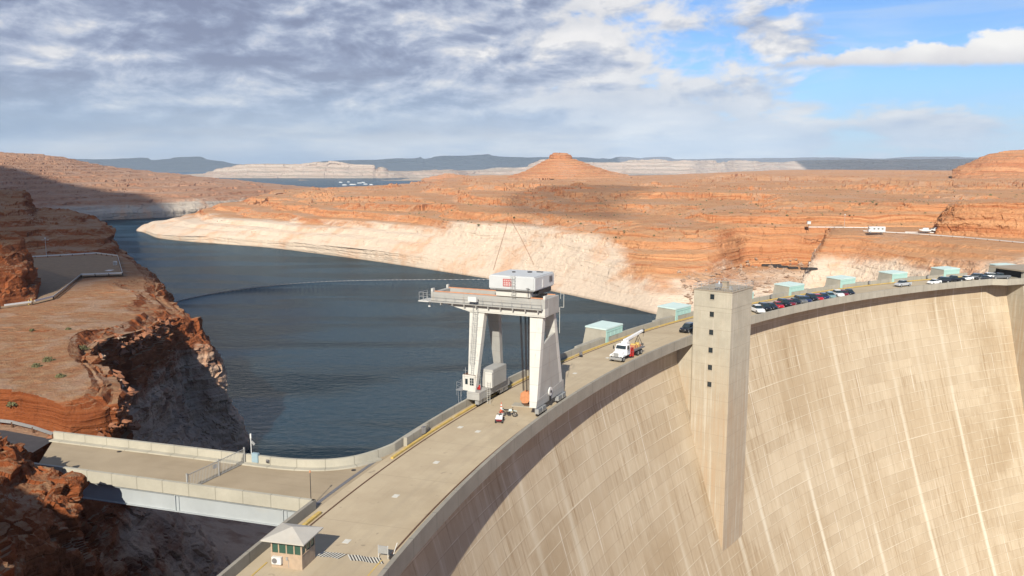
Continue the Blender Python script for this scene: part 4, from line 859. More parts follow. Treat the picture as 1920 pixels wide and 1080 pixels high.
# elevator tower
TW = empty('elevator_tower', 'square pale concrete elevator tower rising against the dam face with a column of small windows', 'tower', pol(264.6, 141.95), R(141.95))
t_ = MB(); t_.box(-7.5, .36, -4.85, 4.85, -60, 7.0); t_.build('tower_shaft', M['tower'], TW)
t_ = MB(); t_.box(-7.56, .38, -4.91, 4.91, 7.003, 10.15); t_.build('tower_head', M['tower'], TW)
t_ = MB(); t_.box(-7.68, .46, -5.03, 5.03, 10.153, 10.30); t_.build('roof_slab', M['tanroof'], TW)
for z_ in (9.05, 5.6, 2.05, -1.5, -4.95, -8.35):
    yf = 4.91 if z_ > 7 else 4.85
    f_ = MB(); 
    for (a0, a1, b0, b1) in ((-3.92, -3.08, -.50, -.42), (-3.92, -3.08, .42, .50), (-3.92, -3.84, -.42, .42), (-3.16, -3.08, -.42, .42), (-3.84, -3.16, -.03, .03)): f_.box(a0, a1, yf - .02, yf + .05, z_ + b0, z_ + b1)
    fr = f_.build('window', M['darksteel'], TW); g_ = MB(); g_.box(-3.84, -3.16, yf - .01, yf + .012, z_ - .42, z_ + .42); g_.build('pane', M['glass'], fr)
    sl = MB(); sl.box(-4.0, -3.0, yf + .003, yf + .10, z_ - .62, z_ - .51); sl.build('sill', M['tower'], fr)
r_ = MB(); xs = [-7.6, .4]; ys = [-4.95, 4.95]
for zt in (10.85, 11.35):
    for (p, q) in (((xs[0], ys[0]), (xs[1], ys[0])), ((xs[1], ys[0]), (xs[1], ys[1])), ((xs[1], ys[1]), (xs[0], ys[1])), ((xs[0], ys[1]), (xs[0], ys[0]))): r_.bar((*p, zt), (*q, zt), .05)
for i in range(6):
    for y_ in ys: r_.bar((xs[0] + i * 1.6, y_, 10.30), (xs[0] + i * 1.6, y_, 11.35), .05)
for i in range(1, 6):
    for x_ in xs: r_.bar((x_, ys[0] + i * 1.65, 10.30), (x_, ys[0] + i * 1.65, 11.35), .05)
r_.build('roof_railing', M['silver'], TW)
t_ = MB(); t_.box(-4.6, -3.6, -.2, .9, 10.303, 11.5); t_.box(-4.7, -3.5, -.3, 1.0, 11.5, 11.62); t_.build('roof_hatch', M['tanroof'], TW)
t_ = MB(); t_.tube((-4.1, 3.4, 10.303), (-4.1, 3.4, 11.5), .08); t_.box(-4.6, -3.6, 2.9, 3.9, 10.9, 11.5); t_.tube((-4.1, 3.4, 11.5), (-4.1, 3.4, 11.95), .28, 10, .18); t_.build('roof_fan', M['silver'], TW)
t_ = MB(); t_.box(-6.2, -5.7, 1.8, 2.3, 10.303, 10.95); t_.tube((-6.8, .4, 10.303), (-6.8, .4, 11.0), .06); t_.build('roof_vent', M['silver'], TW)
t_ = MB(); t_.box(.40, .75, -5.6, -4.9, -3.2, -.9); t_.box(-.35, .34, -5.5, -4.915, -2.6, -2.2); t_.build('service_ledge', M['wall'], TW)
# ================================================================== THINGS ON THE CREST
# mint gate-hoist houses
GH = [(145.58, 'nearest mint gate house on the upstream parapet, just past the crane'), (139.45, 'mint gate house half hidden behind the elevator tower'),
      (133.6, 'mint gate house wholly behind the elevator tower'), (128.8, 'first mint gate house to the right of the elevator tower'),
      (123.95, 'second mint gate house to the right of the elevator tower'), (119.1, 'mint gate house behind the lone silver pickup'),
      (114.35, 'mint gate house behind the two black vehicles near the far end'), (109.2, 'last mint gate house at the far east end behind the flat tan roof')]
gh0 = None
def gate_house():
    o = empty('gate_house', 'x', 'gate house')
    c = MB(); L = 6.9
    for y0 in (-.35, -L):
        c.prism([(.0, y0, -3), (5.6, y0, -3), (4.5, y0, 2.55), (.0, y0, 2.45)], (0, .35, 0))
    c.box(.02, .3, -L + .36, -.36, -1.0, 1.0); c.build('concrete_pier', M['wall'], o)
    c = MB(); c.hexa([(-.12, -L - .12, 2.45), (4.62, -L - .12, 2.62), (4.62, .12, 2.62), (-.12, .12, 2.45), (-.12, -L - .12, 2.72), (4.62, -L - .12, 2.88), (4.62, .12, 2.88), (-.12, .12, 2.72)]); c.build('roof', M['mintlight'], o)
    c = MB(); c.box(-.06, .0, -L + .0, -.02, 1.0, 2.44); c.box(-.14, -.062, -L, -.02, 2.0, 2.1)
    for i in range(5): c.box(-.10, -.062, -L + .2 + i * 1.6, -L + .28 + i * 1.6, 1.05, 1.98)
    c.build('steel_panel', M['mint'], o)
    c = MB(); c.box(-.10, .5, -.95, .02, .004, .998); c.build('corner_cabinet', M['mint'], o)
    c = MB(); c.hexa([(4.52, -L + .4, 2.58), (5.62, -L + .4, -2.9), (5.62, -.4, -2.9), (4.52, -.4, 2.58), (4.6, -L + .4, 2.6), (5.7, -L + .4, -2.9), (5.7, -.4, -2.9), (4.6, -.4, 2.6)]); c.build('back_panel', M['mint'], o)
    return o
def copy_tree(o, parent=None):
    c = o.copy(); COL.objects.link(c); c.parent = parent
    for ch in [x for x in bpy.data.objects if x.parent == o]: copy_tree(ch, c)
    return c
for i, (t, lab) in enumerate(GH):
    if i == 0: gh0 = o = gate_house()
    else: o = copy_tree(gh0)
    o.location = pol(277.72, t); o.rotation_euler = (0, 0, R(t)); o['label'] = lab; o['group'] = 'mint gate houses along the upstream parapet'

# small grey junction boxes on the upstream parapet
for i, (t, lab) in enumerate([(153.35, 'grey box on the upstream wall behind the crane'), (137.2, 'grey box on the parapet beside the hidden gate house'), (130.6, 'grey box on the parapet left of the first gate house past the tower'), (121.3, 'grey box on the parapet between the second and third gate houses'), (115.9, 'grey box on the parapet behind the black pickup'), (158.9, 'small dark box on the parapet, nearest of the boxes along the yellow kerb')]):
    o = empty('junction_box', lab, 'junction box', pol(277.28 if i == 5 else 277.5, t, .0), R(t), 'boxes on the upstream parapet')
    c = MB(); c.box(-.25, .15, -.3, .3, .35, 1.25); c.build('cabinet', M['steelstrip'], o, bevel=.02)
    c = MB(); c.box(-.28, -.252, -.22, .22, .42, 1.18); c.build('door', M['silver'], o)

# guard house
H = empty('guard_house', 'small tan guard house with pale hipped roof and green windows beside the crest road', 'guard house', pol(274.2, 166.2), R(166.2))
def gy(t): return (t - 166.2) * math.pi / 180 * 274.2
y0, y1 = gy(165.97), gy(166.47); x0, x1 = -1.45, 1.45
c = MB(); c.box(x0, x1, y0, y1, 0.0, 1.25); c.build('lower_wall', M['brick'], H)
c = MB()
for (a, b_) in ((x0, y0), (x0, y1), (x1, y0), (x1, y1)):
    sx = .06 if a < 0 else -.06; sy = .06 if b_ == y0 else -.06; c.box(min(a, a + 2 * sx), max(a, a + 2 * sx), min(b_, b_ + 2 * sy), max(b_, b_ + 2 * sy), 1.25, 2.52)
for f_ in (.25, .50, .75): xx = x0 + (x1 - x0) * f_; c.box(xx - .05, xx + .05, y1 - .09, y1, 1.33, 2.46); c.box(xx - .05, xx + .05, y0, y0 + .09, 1.33, 2.46)
for f_ in (.33, .67): yy = y0 + (y1 - y0) * f_; c.box(x0, x0 + .09, yy - .05, yy + .05, 1.33, 2.46); c.box(x1 - .09, x1, yy - .05, yy + .05, 1.33, 2.46)
c.box(x0 - .03, x1 + .03, y0 - .03, y1 + .03, 1.25, 1.33); c.box(x0 + .002, x1 - .002, y0 + .002, y1 - .002, 2.46, 2.60); fr = c.build('window_frame', M['brick'], H)
c = MB(); c.box(x0 + .14, x1 - .14, y1 - .07, y1 - .05, 1.33, 2.46); c.box(x0 + .05, x0 + .07, y0 + .14, y1 - .14, 1.33, 2.46); c.box(x1 - .07, x1 - .05, y0 + .14, y1 - .14, 1.33, 2.46); c.box(x0 + .14, x1 - .14, y0 + .05, y0 + .07, 1.33, 2.46); c.build('window_glass', M['greenglass'], fr)
xa, xb, ya, yb = -2.05, 1.95, y0 - .5, y1 + .75
c = MB(); n_ = len(c.v); c.raw([(xa, ya, 2.58), (xb, ya, 2.58), (xb, yb, 2.58), (xa, yb, 2.58), (xa, ya, 2.68), (xb, ya, 2.68), (xb, yb, 2.68), (xa, yb, 2.68), ((xa + xb) / 2, (ya + yb) / 2, 3.32)],
    [(3, 2, 1, 0), (0, 1, 5, 4), (1, 2, 6, 5), (2, 3, 7, 6), (3, 0, 4, 7), (4, 5, 8), (5, 6, 8), (6, 7, 8), (7, 4, 8)]); c.build('roof', M['roofpaint'], H)
c = MB(); c.box(.35, 1.25, y1 + .02, y1 + .36, .42, 1.08); ac = c.build('air_conditioner', M['white'], H, bevel=.03)
c = MB(); c.tube((.95, y1 + .355, .75), (.95, y1 + .375, .75), .24, 20); c.build('fan_grille', M['steelstrip'], ac)
c = MB(); c.box(-.15, .02, y1 + .01, y1 + .12, .80, 1.05); c.box(-.20, -.17, y1 + .01, y1 + .04, .1, .8); c.build('meter_box', M['silver'], H)

# striped stop marking across the road
V = []; F = []; VD = []; FD = []
tA, rA, tB, rB = 165.80, 272.6, 165.72, 267.2
for i in range(19):
    s0 = i / 19; rr0 = rA + (rB - rA) * s0; w_ = (rA - rB) / 19; sk = .35 if i < 8 else -.75
    for (lst, fl, off) in ((V, F, 0), (VD, FD, .5)):
        a = rr0 - off * w_; b2 = a - w_ * .5; o = len(lst); t_mid = 165.79 + .01 * math.sin(i); dth = .105
        lst += [pol(a + sk, t_mid + dth, .006), pol(b2 + sk, t_mid + dth, .006), pol(b2, t_mid - dth, .006), pol(a, t_mid - dth, .006)]; fl.append((o, o + 1, o + 2, o + 3))
g_ = empty('stop_marking', 'band of black and white diagonal stripes painted across the road beside the guard house', 'road marking')
mesh_obj('white_stripe', V, F, M['paintmark'], g_); mesh_obj('dark_stripe', VD, FD, M['paintdark'], g_)
# reflective pads / patches down the middle of the road
for i, (px, py, lab) in enumerate([(650, 1015, 'white square patch on the road nearest the guard house'), (742, 930, 'second white patch on the road from the guard house'), (818, 867, 'third white patch along the road'), (863, 801, 'white patch on the road left of the small tractor, nearer the lake'), (896, 809, 'white patch on the road in front of the small tractor'), (1078, 700, 'white patch on the road just past the crane shadow'), (1139, 671, 'white patch beside the front wheel of the crane truck')]):
    p = at_z(px, py, .006); sz = (.30, .42)
    th_ = math.atan2(p[1] - CY, p[0] - CX); c = MB(); c.box(-sz[0], sz[0], -sz[1], sz[1], .004, .02)
    o = c.build('road_patch', M['paintmark'], loc=(p[0], p[1], 0), rz=th_); tag(o, lab, 'road patch', 'white patches on the crest road')
# gate post at the near end of the right rail
o = empty('barrier_sign', 'small white framed barrier panel at the parapet end of the striped marking', 'barrier', pol(266.95, 165.68), R(165.68))
c = MB(); c.box(-.45, .45, -.03, .03, .45, 1.15); c.build('panel', M['silver'], o)
for s in (-.45, .45): c = MB(); c.tube((s, 0, 0), (s, 0, 1.2), .03); c.build('post', M['white'], o)
c = MB(); c.tube((-.75, -.2, .0), (-1.1, -.6, 1.3), .035); c.build('arm', M['white'], o)
c = MB(); c.box(-1.2, -.6, -.35, .1, .0, .35); c.build('footing', M['darksteel'], o)

# bridge furniture: fence with gate, pole with camera, cabinet, lamp posts
F0, F1 = np.array((-30.9, 93.2)), np.array((-34.3, 84.85)); L_ = np.linalg.norm(F1 - F0); ang = math.atan2(*(F1 - F0)[::-1])
o = empty('gate_fence', 'grey vertical bar fence and gate across the approach bridge', 'fence', (*F0, 0), ang)
for a, b_, nm in ((0.05, L_ * .46, 'gate_leaf'), (L_ * .48, L_ - .05, 'fence_panel')):
    c = MB(); c.bar((a, 0, .12), (b_, 0, .12), .06); c.bar((a, 0, 1.75), (b_, 0, 1.75), .06)
    k_ = int((b_ - a) / .22)
    for i in range(k_ + 1): c.bar((a + (b_ - a) * i / k_, 0, .12), (a + (b_ - a) * i / k_, 0, 1.75), .035)
    c.build(nm, M['cranegrey'], o)
for a in (0, L_ * .47, L_): c = MB(); c.box(a - .07, a + .07, -.07, .07, 0, 1.95); c.build('post', M['cranegrey'], o)
c = MB(); c.box(L_ * .49, L_ * .56, -.06, -.04, 1.05, 1.5); c.build('notice', M['white'], o)
p = (-30.2, 93.6)
o = empty('camera_pole', 'thin white pole with a small camera and dish beside the lake wall of the bridge', 'pole', (*p, 0))
c = MB(); c.tube((0, 0, 0), (0, 0, 3.4), .05); c.build('pole', M['white'], o); c = MB(); c.box(-.08, .08, -.08, .08, 2.9, 3.45); c.build('camera_head', M['white'], o)
c = MB(); c.bar((.05, 0, 2.55), (.42, -.05, 2.15), .05, .28); c.bar((.02, 0, 2.3), (.3, 0, 2.35), .04); c.build('dish_arm', M['silver'], o)
o = empty('control_cabinet', 'pale blue control cabinet by the white camera pole', 'cabinet', (-29.55, 93.0, 0), R(-18))
c = MB(); c.box(-.42, .42, -.2, .2, .25, 1.35); c.build('body', M['bluebox'], o, bevel=.03); c = MB(); c.box(-.36, .36, -.225, -.203, .33, 1.28); c.build('door', M['bluebox'], o); c = MB(); c.box(-.3, .3, -.15, .15, 0, .249); c.build('base', M['wall'], o)
o = empty('socket_box', 'small dark outlet box on the bridge wall right of the blue cabinet', 'outlet box', (-27.95, 92.3, 0), R(-17))
c = MB(); c.box(-.16, .16, -.12, .02, .45, .8); c.build('box', M['steelstrip'], o); c = MB(); c.box(-.13, .13, -.14, -.122, .48, .62); c.build('lid', M['darksteel'], o)
def lamp_post(name, p, h, lab, head=M['white']):
    o = empty(name, lab, 'lamp post', p); c = MB(); c.tube((0, 0, 0), (0, 0, h), .045, 8, .03); c.build('post', M['darksteel'], o)
    c = MB(); c.tube((0, 0, h), (0, 0, h + .2), .11, 10, .06); c.build('lamp_head', head, o); c = MB(); c.tube((0, 0, 0), (0, 0, .08), .14, 10); c.build('base_plate', M['darksteel'], o); return o
lamp_post('light_post', (-20.25, 79.95 + .75, 0), 3.65, 'slender dark post with a small pale light near the bridge corner', M['orange'])
# orange drain cone-like caps on the kerb
for (x, y, lab) in ((-22.9 + 5.0, 91.2 - .15, 'dark puddle-shaped drain cover on the bridge deck near the curved wall'), (-47.3, 97.3, 'small drain cover on the bridge deck near the cliff end')):
    c = MB(); c.tube((0, 0, .001), (0, 0, .03), .28, 12); c.box(-.2, .2, -.02, .02, .031, .05); tag(c.build('drain_cover', M['darksteel'], loc=(x, y, 0)), lab, 'drain cover', 'drain covers on the bridge')

# ------------------------------------------------------------------ gantry crane
CR = empty('gantry_crane', 'tall pale grey gantry crane straddling the crest road with a long arm over the lake', 'gantry crane', pol(271.7, 154.9), R(154.9))
def LY(y): return -y                              # survey y' runs away from the camera
ZT = 13.6
def lerp(a, b, t): return a + (b - a) * t
def leg(x0b, x1b, x0t, x1t, yb, yt, dpb, dpt, z0=1.2, z1=ZT):
    """tapering box leg: x range bottom/top, front face y bottom/top (survey), depth"""
    c = MB(); c.hexa([(x0b, LY(yb), z0), (x1b, LY(yb), z0), (x1b, LY(yb + dpb), z0), (x0b, LY(yb + dpb), z0), (x0t, LY(yt), z1), (x1t, LY(yt), z1), (x1t, LY(yt + dpt), z1), (x0t, LY(yt + dpt), z1)]); return c
# right frame, downstream rail x=-4.9
leg(-4.9, -3.85, -4.9, -2.95, -5.7, -3.6, .9, 1.0).build('leg', M['cranewhite'], CR)
leg(-4.9, -3.9, -4.9, -3.1, 3.3, .25, .95, .8).build('leg', M['cranewhite'], CR)
# side plate between the two right legs with the open top
def yf(z): return lerp(-5.7, -3.6, (z - 1.2) / (ZT - 1.2)) + .9
def yb_(z): return lerp(3.3, .25, (z - 1.2) / (ZT - 1.2))
c = MB(); c.prism([(-4.88, LY(yf(1.2)), 1.2), (-4.88, LY(yb_(1.2)), 1.2), (-4.88, LY(yb_(10.6)), 10.6), (-4.88, LY(lerp(yf(10.2), yb_(10.4), .5)), 10.25), (-4.88, LY(yf(9.6)), 9.6)], (.30, 0, 0)); c.build('side_plate', M['cranegrey'], CR)
c = MB(); c.prism([(-4.94, LY(-5.9), 1.22), (-4.94, LY(4.4), 1.22), (-4.94, LY(4.25), 3.0), (-4.94, LY(-5.55), 2.2)], (.055, 0, 0)); c.build('side_plate_foot', M['cranegrey'], CR)
c = MB(); c.tube((-4.95, LY(-1.1), 2.5), (-5.12, LY(-1.1), 2.5), .62, 20); dr_ = c.build('cable_reel', M['white'], CR); c = MB(); c.tube((-5.121, LY(-1.1), 2.5), (-5.2, LY(-1.1), 2.5), .2, 12); c.box(-5.1, -4.96, LY(-1.3) , LY(-.9), 1.1, 1.9); c.build('reel_hub', M['darksteel'], dr_)
# left frame, upstream rail x=+4.7 : two legs on a sill box
leg(4.9, 6.1, 4.0, 6.35, -5.0, -3.75, .85, 1.0, z0=2.2).build('leg', M['cranewhite'], CR)
leg(4.9, 5.9, 4.0, 5.9, 3.5, .6, .9, .9, z0=2.2).build('leg', M['cranegrey'], CR)
c = MB(); c.box(4.1, 6.1, LY(4.7), LY(-5.3), 1.1, 2.2); c.build('sill_box', M['cranegrey'], CR)
# bogies with wheels
for (xc, ys_) in ((-4.95, (-5.1, -3.6, 2.2, 3.8)), (4.65, (-4.4, -2.9, 2.6, 4.1))):
    for yy in ys_:
        c = MB(); c.box(xc - .28, xc + .28, LY(yy + .62), LY(yy - .62), .38, 1.08); bg_ = c.build('wheel_bogie', M['silver'], CR)
        for s_ in (-.34, .34): c = MB(); c.tube((xc - .12, LY(yy + s_), .33), (xc + .12, LY(yy + s_), .33), .30, 14); c.build('wheel', M['darksteel'], bg_)
# main girders
for (ya, yb2) in ((-3.95, -2.75), (.55, 1.15)):
    c = MB(); c.prism([(-5.35, LY(ya), 13.55), (3.6, LY(ya), 13.55), (6.3, LY(ya), 13.55), (11.4, LY(ya), 14.70), (12.6, LY(ya), 14.72), (-5.35, LY(ya), 14.72)], (0, LY(yb2) - LY(ya), 0)); c.build('girder_haunch', M['cranewhite'] if ya < 0 else M['cranegrey'], CR)
    c = MB(); c.box(-5.35, 12.6, LY(ya), LY(yb2), 14.723, 16.0); c.build('main_girder', M['cranegrey'], CR)
c = MB(); c.box(-5.37, -4.35, LY(.549), LY(-2.749), 13.6, 15.98); c.build('end_beam', M['cranegrey'], CR)
c = MB(); c.box(11.9, 12.6, LY(.549), LY(-2.749), 15.1, 15.98); c.build('end_beam', M['cranegrey'], CR)
c = MB(); c.box(3.9, 4.6, LY(.549), LY(-2.749), 13.9, 15.0); c.build('cross_beam', M['cranegrey'], CR)
# top chord walkway box and front platform with rail
c = MB(); c.box(-5.1, 12.9, LY(-3.953), LY(-4.65), 14.62, 14.72); [c.box(x, x + .12, LY(-3.953), LY(-4.6), 14.3, 14.619) for x in np.arange(-4.6, 12.4, 1.9)]; wk = c.build('walkway', M['cranegrey'], CR)
c = MB()
for z_ in (15.2, 15.65): c.bar((-5.1, LY(-4.62), z_), (12.9, LY(-4.62), z_), .035)
for x in np.arange(-5.1, 12.95, 1.5): c.bar((x, LY(-4.62), 14.72), (x, LY(-4.62), 15.65), .035)
for y in (-4.6, -3.5, -2.3): c.bar((14.2, LY(y), 14.75), (14.2, LY(y), 15.95), .05)
for z_ in (15.35, 15.95): c.bar((14.2, LY(-4.6), z_), (14.2, LY(-2.3), z_), .05); c.bar((12.7, LY(-4.6), z_), (14.2, LY(-4.6), z_), .05)
for x in (12.9, 13.5): c.bar((x, LY(-4.6), 14.75), (x, LY(-4.6), 15.95), .05)
c.build('handrail', M['silver'], wk)
c = MB(); c.box(12.61, 14.3, LY(-2.2), LY(-4.7), 14.6, 14.74); c.build('end_platform', M['cranewhite'], CR)
c = MB(); c.tube((13.1, LY(-3.6), 14.1), (13.1, LY(-3.6), 14.6), .05); c.tube((13.1, LY(-3.6), 13.75), (13.1, LY(-3.6), 14.12), .2, 10, .08); c.build('flood_lamp', M['white'], CR)
for xx in (-5.35, 12.3): c = MB(); c.box(xx, xx + .3, LY(-3.3), LY(-3.93), 16.0, 16.5); c.build('end_stop', M['cranewhite'], CR)
c = MB(); c.box(12.4, 12.6, LY(1.1), LY(.6), 16.0, 16.5); c.build('end_stop', M['cranewhite'], CR)
c = MB(); c.bar((-4.9, LY(-3.3), 16.06), (12.3, LY(-3.3), 16.06), .14, .12); c.bar((-4.9, LY(.85), 16.06), (12.3, LY(.85), 16.06), .14, .12); c.build('trolley_rail', M['orange'], CR)
c = MB(); c.bar((-5.45, LY(1.5), 15.4), (-5.45, LY(1.5), 17), .04); c.bar((-5.9, LY(1.6), 14.2), (-5.9, LY(1.6), 16.1), .05); c.bar((-5.4, LY(1.6), 16.1), (-5.9, LY(1.6), 16.1), .05); c.bar((-5.4, LY(1.6), 14.2), (-5.9, LY(1.6), 14.2), .05); c.bar((-5.4, LY(1.3), 10.5), (-5.4, LY(1.3), 14.2), .05); c.build('end_ladder', M['cranewhite'], CR)
# trolley and machinery house
c = MB(); c.box(-3.0, 2.2, LY(.9), LY(-3.75), 16.13, 17.05); tr_ = c.build('trolley_frame', M['cranewhite'], CR)
c = MB(); c.box(-3.95, -3.02, LY(1.6), LY(-2.6), 16.5, 17.1); c.build('trolley_machinery', M['darksteel'], tr_)
c = MB(); c.box(-4.05, 2.95, LY(2.55), LY(-4.5), 17.12, 19.1); hs = c.build('machinery_house', M['cranehouse'], CR, bevel=.16)
c = MB(); c.box(-4.12, -4.055, LY(1.6), LY(.5), 17.9, 18.7); [c.box(-4.16, -4.121, LY(1.55), LY(.55), 17.95 + i * .18, 18.05 + i * .18) for i in range(4)]; c.build('louvre', M['steelstrip'], hs)
c = MB(); c.box(-4.10, -4.055, LY(-1.3), LY(-1.9), 17.4, 18.5); c.build('door', M['white'], hs)
for a_ in ((-1.2, .3, .35), (.9, -.6, .25)): c = MB(); c.tube((a_[0], LY(a_[1]), 19.05), (a_[0], LY(a_[1]), 19.22), a_[2], 12); c.build('roof_vent', M['darksteel'], hs)
c = MB(); c.box(-2.9, -2.0, LY(1.2), LY(.8), 19.1, 19.2); c.build('roof_hatch', M['darksteel'], hs)
c = MB(); c.box(-.55, .72, LY(-4.515), LY(-4.54), 17.62, 18.66); sg = c.build('warning_sign', M['red'], hs)
# rows of worn white characters on the red panel, too small to read
c = MB()
for z_, ws in ((18.34, (.30, .22, .12, .30)), (18.02, (.22, .34, .30)), (17.72, (.30, .26, .34))):
    x_ = .60
    for w_ in ws:
        c.box(x_ - w_, x_, LY(-4.541), LY(-4.55), z_ + .13, z_ + .21); c.box(x_ - w_, x_, LY(-4.541), LY(-4.55), z_, z_ + .06); c.box(x_ - .07, x_, LY(-4.541), LY(-4.55), z_ + .06, z_ + .13); x_ -= w_ + .09
c.build('white_marks', M['white'], sg)
c = MB(); lx = -.95
for s_ in (-.22, .22): c.bar((lx + s_, LY(-4.7), 16.3), (lx + s_, LY(-4.7), 19.2), .045)
for z_ in np.arange(16.4, 19.1, .3): c.bar((lx - .22, LY(-4.7), z_), (lx + .22, LY(-4.7), z_), .03)
for z_ in np.arange(17.3, 19.2, .45):
    c.bar((lx - .35, LY(-4.7), z_), (lx - .35, LY(-5.25), z_), .03); c.bar((lx + .35, LY(-4.7), z_), (lx + .35, LY(-5.25), z_), .03); c.bar((lx - .35, LY(-5.25), z_), (lx + .35, LY(-5.25), z_), .03)
c.build('house_ladder', M['cranegrey'], hs)
c = MB(); c.tube((-3.1, LY(-4.6), 16.4), (-3.1, LY(-4.6), 17.6), .04); c.bar((-3.4, LY(-4.6), 17.45), (-2.8, LY(-4.6), 17.5), .05); c.build('flood_lamp', M['darksteel'], hs)
# leg ladder with hoops, up the front left leg
c = MB(); a0 = (5.25, -4.45); a1 = (5.25, -3.85)
def lp(z, dx=0, dy=0): t = (z - 2.2) / (ZT - 2.2); return (lerp(5.5, 5.2, t) + dx, LY(lerp(-5.0, -3.75, t) - .12 - dy), z)
for s_ in (-.2, .2): c.bar(lp(4.5, s_), lp(15.2, s_), .04)
for z_ in np.arange(4.6, 15.2, .32): c.bar(lp(z_, -.2), lp(z_, .2), .03)
for z_ in np.arange(6.4, 15.2, .8):
    c.bar(lp(z_, -.34), lp(z_, -.34, .55), .03); c.bar(lp(z_, .34), lp(z_, .34, .55), .03); c.bar(lp(z_, -.34, .55), lp(z_, .34, .55), .03)
for s_, d_ in ((-.34, .28), (.34, .28), (-.34, .55), (.34, .55)): c.bar(lp(6.4, s_, d_), lp(15.0, s_, d_), .025)
c.build('leg_ladder', M['silver'], CR)
c = MB(); c.box(4.6, 5.9, LY(-4.66), LY(-5.15), 15.2, 15.9); c.build('panel_box', M['white'], wk)
# operator cab and platform
cab = MB(); cab.box(4.9, 6.95, LY(-3.2), LY(-5.0), 2.25, 4.55); cb = cab.build('operator_cab', M['cranewhite'], CR, bevel=.04)
c = MB(); c.box(5.15, 5.75, LY(-5.003), LY(-5.03), 3.1, 4.15); c.box(6.1, 6.5, LY(-5.003), LY(-5.03), 3.2, 4.0); wn = c.build('cab_window', M['glass'], cb)
c = MB(); [c.box(4.87, 4.897, LY(-3.4 - .5 * i), LY(-3.75 - .5 * i), 3.1, 4.15) for i in range(3)]; c.build('cab_window', M['glass'], cb)
c = MB(); c.box(5.43, 5.47, LY(-5.031), LY(-5.05), 3.1, 4.15); c.box(5.15, 5.75, LY(-5.031), LY(-5.045), 3.42, 3.46); c.box(5.15, 5.75, LY(-5.031), LY(-5.045), 3.78, 3.82); c.build('window_bars', M['cranewhite'], wn)
c = MB(); c.box(4.6, 4.893, LY(-4.0), LY(-4.05), 2.35, 2.95); c.box(4.855, 4.895, LY(-3.6), LY(-4.5), 2.4, 2.95); c.build('red_notice', M['red'], cb)
c = MB(); c.box(4.95, 6.9, LY(-3.3), LY(-4.9), 4.551, 4.60); c.build('cab_roof_mat', M['rust'], cb)
c = MB()
for (x, y) in ((7.9, -5.0), (7.9, -3.6), (7.0, -5.3)):
    c.bar((x, LY(y), 1.4), (x, LY(y), 3.4), .04)
for z_ in (2.3, 2.8, 3.35): c.bar((7.9, LY(-5.0), z_), (7.9, LY(-3.6), z_), .035); c.bar((7.0, LY(-5.2), z_), (7.9, LY(-5.0), z_), .035)
c.box(6.96, 8.0, LY(-3.5), LY(-5.1), 2.14, 2.22); c.bar((7.2, LY(-5.0), .3), (7.5, LY(-4.6), 2.2), .04); c.bar((7.6, LY(-5.0), .3), (7.9, LY(-4.6), 2.2), .04); c.build('cab_platform', M['silver'], cb)
c = MB(); c.tube((6.5, LY(-4.9), 4.6), (6.5, LY(-4.9), 5.6), .03); c.bar((6.2, LY(-4.9), 5.2), (6.8, LY(-4.9), 5.2), .03); c.build('antenna', M['silver'], cb)
# electrical house on the sill
c = MB(); c.prism([(3.6, LY(-2.0), 2.25), (3.6, LY(2.6), 2.25), (3.6, LY(2.6), 4.85), (3.6, LY(-1.9), 4.85)], (1.9, 0, 0)); c.build('equipment_house', M['cranegrey'], CR, bevel=.05)
c = MB(); c.box(3.5, 4.6, LY(-1.9), LY(-2.5), 2.3, 4.6); c.build('electrical_cabinet', M['cranewhite'], CR, bevel=.03)
c = MB(); [c.bar((3.6 + s_, LY(-2.9), .0), (3.6 + s_, LY(-2.9), 3.4), .04) for s_ in (0, .45)]; [c.bar((3.6, LY(-2.9), z_), (4.05, LY(-2.9), z_), .03) for z_ in np.arange(.2, 3.3, .3)]; c.build('step_ladder', M['cranewhite'], CR)
# hoist cables and hook block
c = MB()
for dx_ in (-.32, -.22, .22, .32, .95, 1.05):
    for y in (-1.6, -1.25): c.tube((-1.75 + (dx_ * .8 if dx_ < .8 else dx_ - .3), LY(y), 2.2), (-1.75 + dx_ + (.25 if dx_ < .8 else .35), LY(y), 16.2), .028, 5)
c.build('hoist_cables', M['cable'], CR)
hb_ = empty('hook_block', 'faded orange hook block hanging on dark cables just above the road under the crane', 'hook block', (0, 0, 0)); hx = CR.matrix_basis if False else None
Mcr = Matrix.Translation(Vector(pol(271.7, 154.9))) @ Matrix.Rotation(R(154.9), 4, 'Z'); pos = Mcr @ Vector((-1.5, LY(-1.42), 0)); hb_.location = pos; hb_.rotation_euler = (0, 0, R(154.9))
c = MB(); c.prism([(-.35, -.42, .55), (.45, -.42, .45), (.85, -.42, 1.0), (.75, -.42, 1.9), (.3, -.42, 2.25), (-.45, -.42, 2.15), (-.75, -.42, 1.5), (-.6, -.42, .9)], (0, .08, 0)); c.prism([(-.35, .34, .55), (.45, .34, .45), (.85, .34, 1.0), (.75, .34, 1.9), (.3, .34, 2.25), (-.45, .34, 2.15), (-.75, .34, 1.5), (-.6, .34, .9)], (0, .08, 0)); c.build('cheek_plate', M['orange'], hb_)
for x_ in (-.28, .35): c = MB(); c.tube((x_, -.3, 1.45), (x_, .3, 1.45), .5, 18); c.build('sheave', M['orange'], hb_)
c = MB(); c.tube((.05, 0, .55), (.05, 0, .2), .1); [c.tube((.05 + .28 * math.cos(t), 0, .02 + .28 * math.sin(t) - .0 + .12), (.05 + .28 * math.cos(t + .45), 0, .02 + .28 * math.sin(t + .45) + .12), .07, 8) for t in np.arange(2.6, 6.6, .45)]; c.build('hook', M['darksteel'], hb_)
pos2 = Mcr @ Vector((-2.4, LY(-1.2), 0))
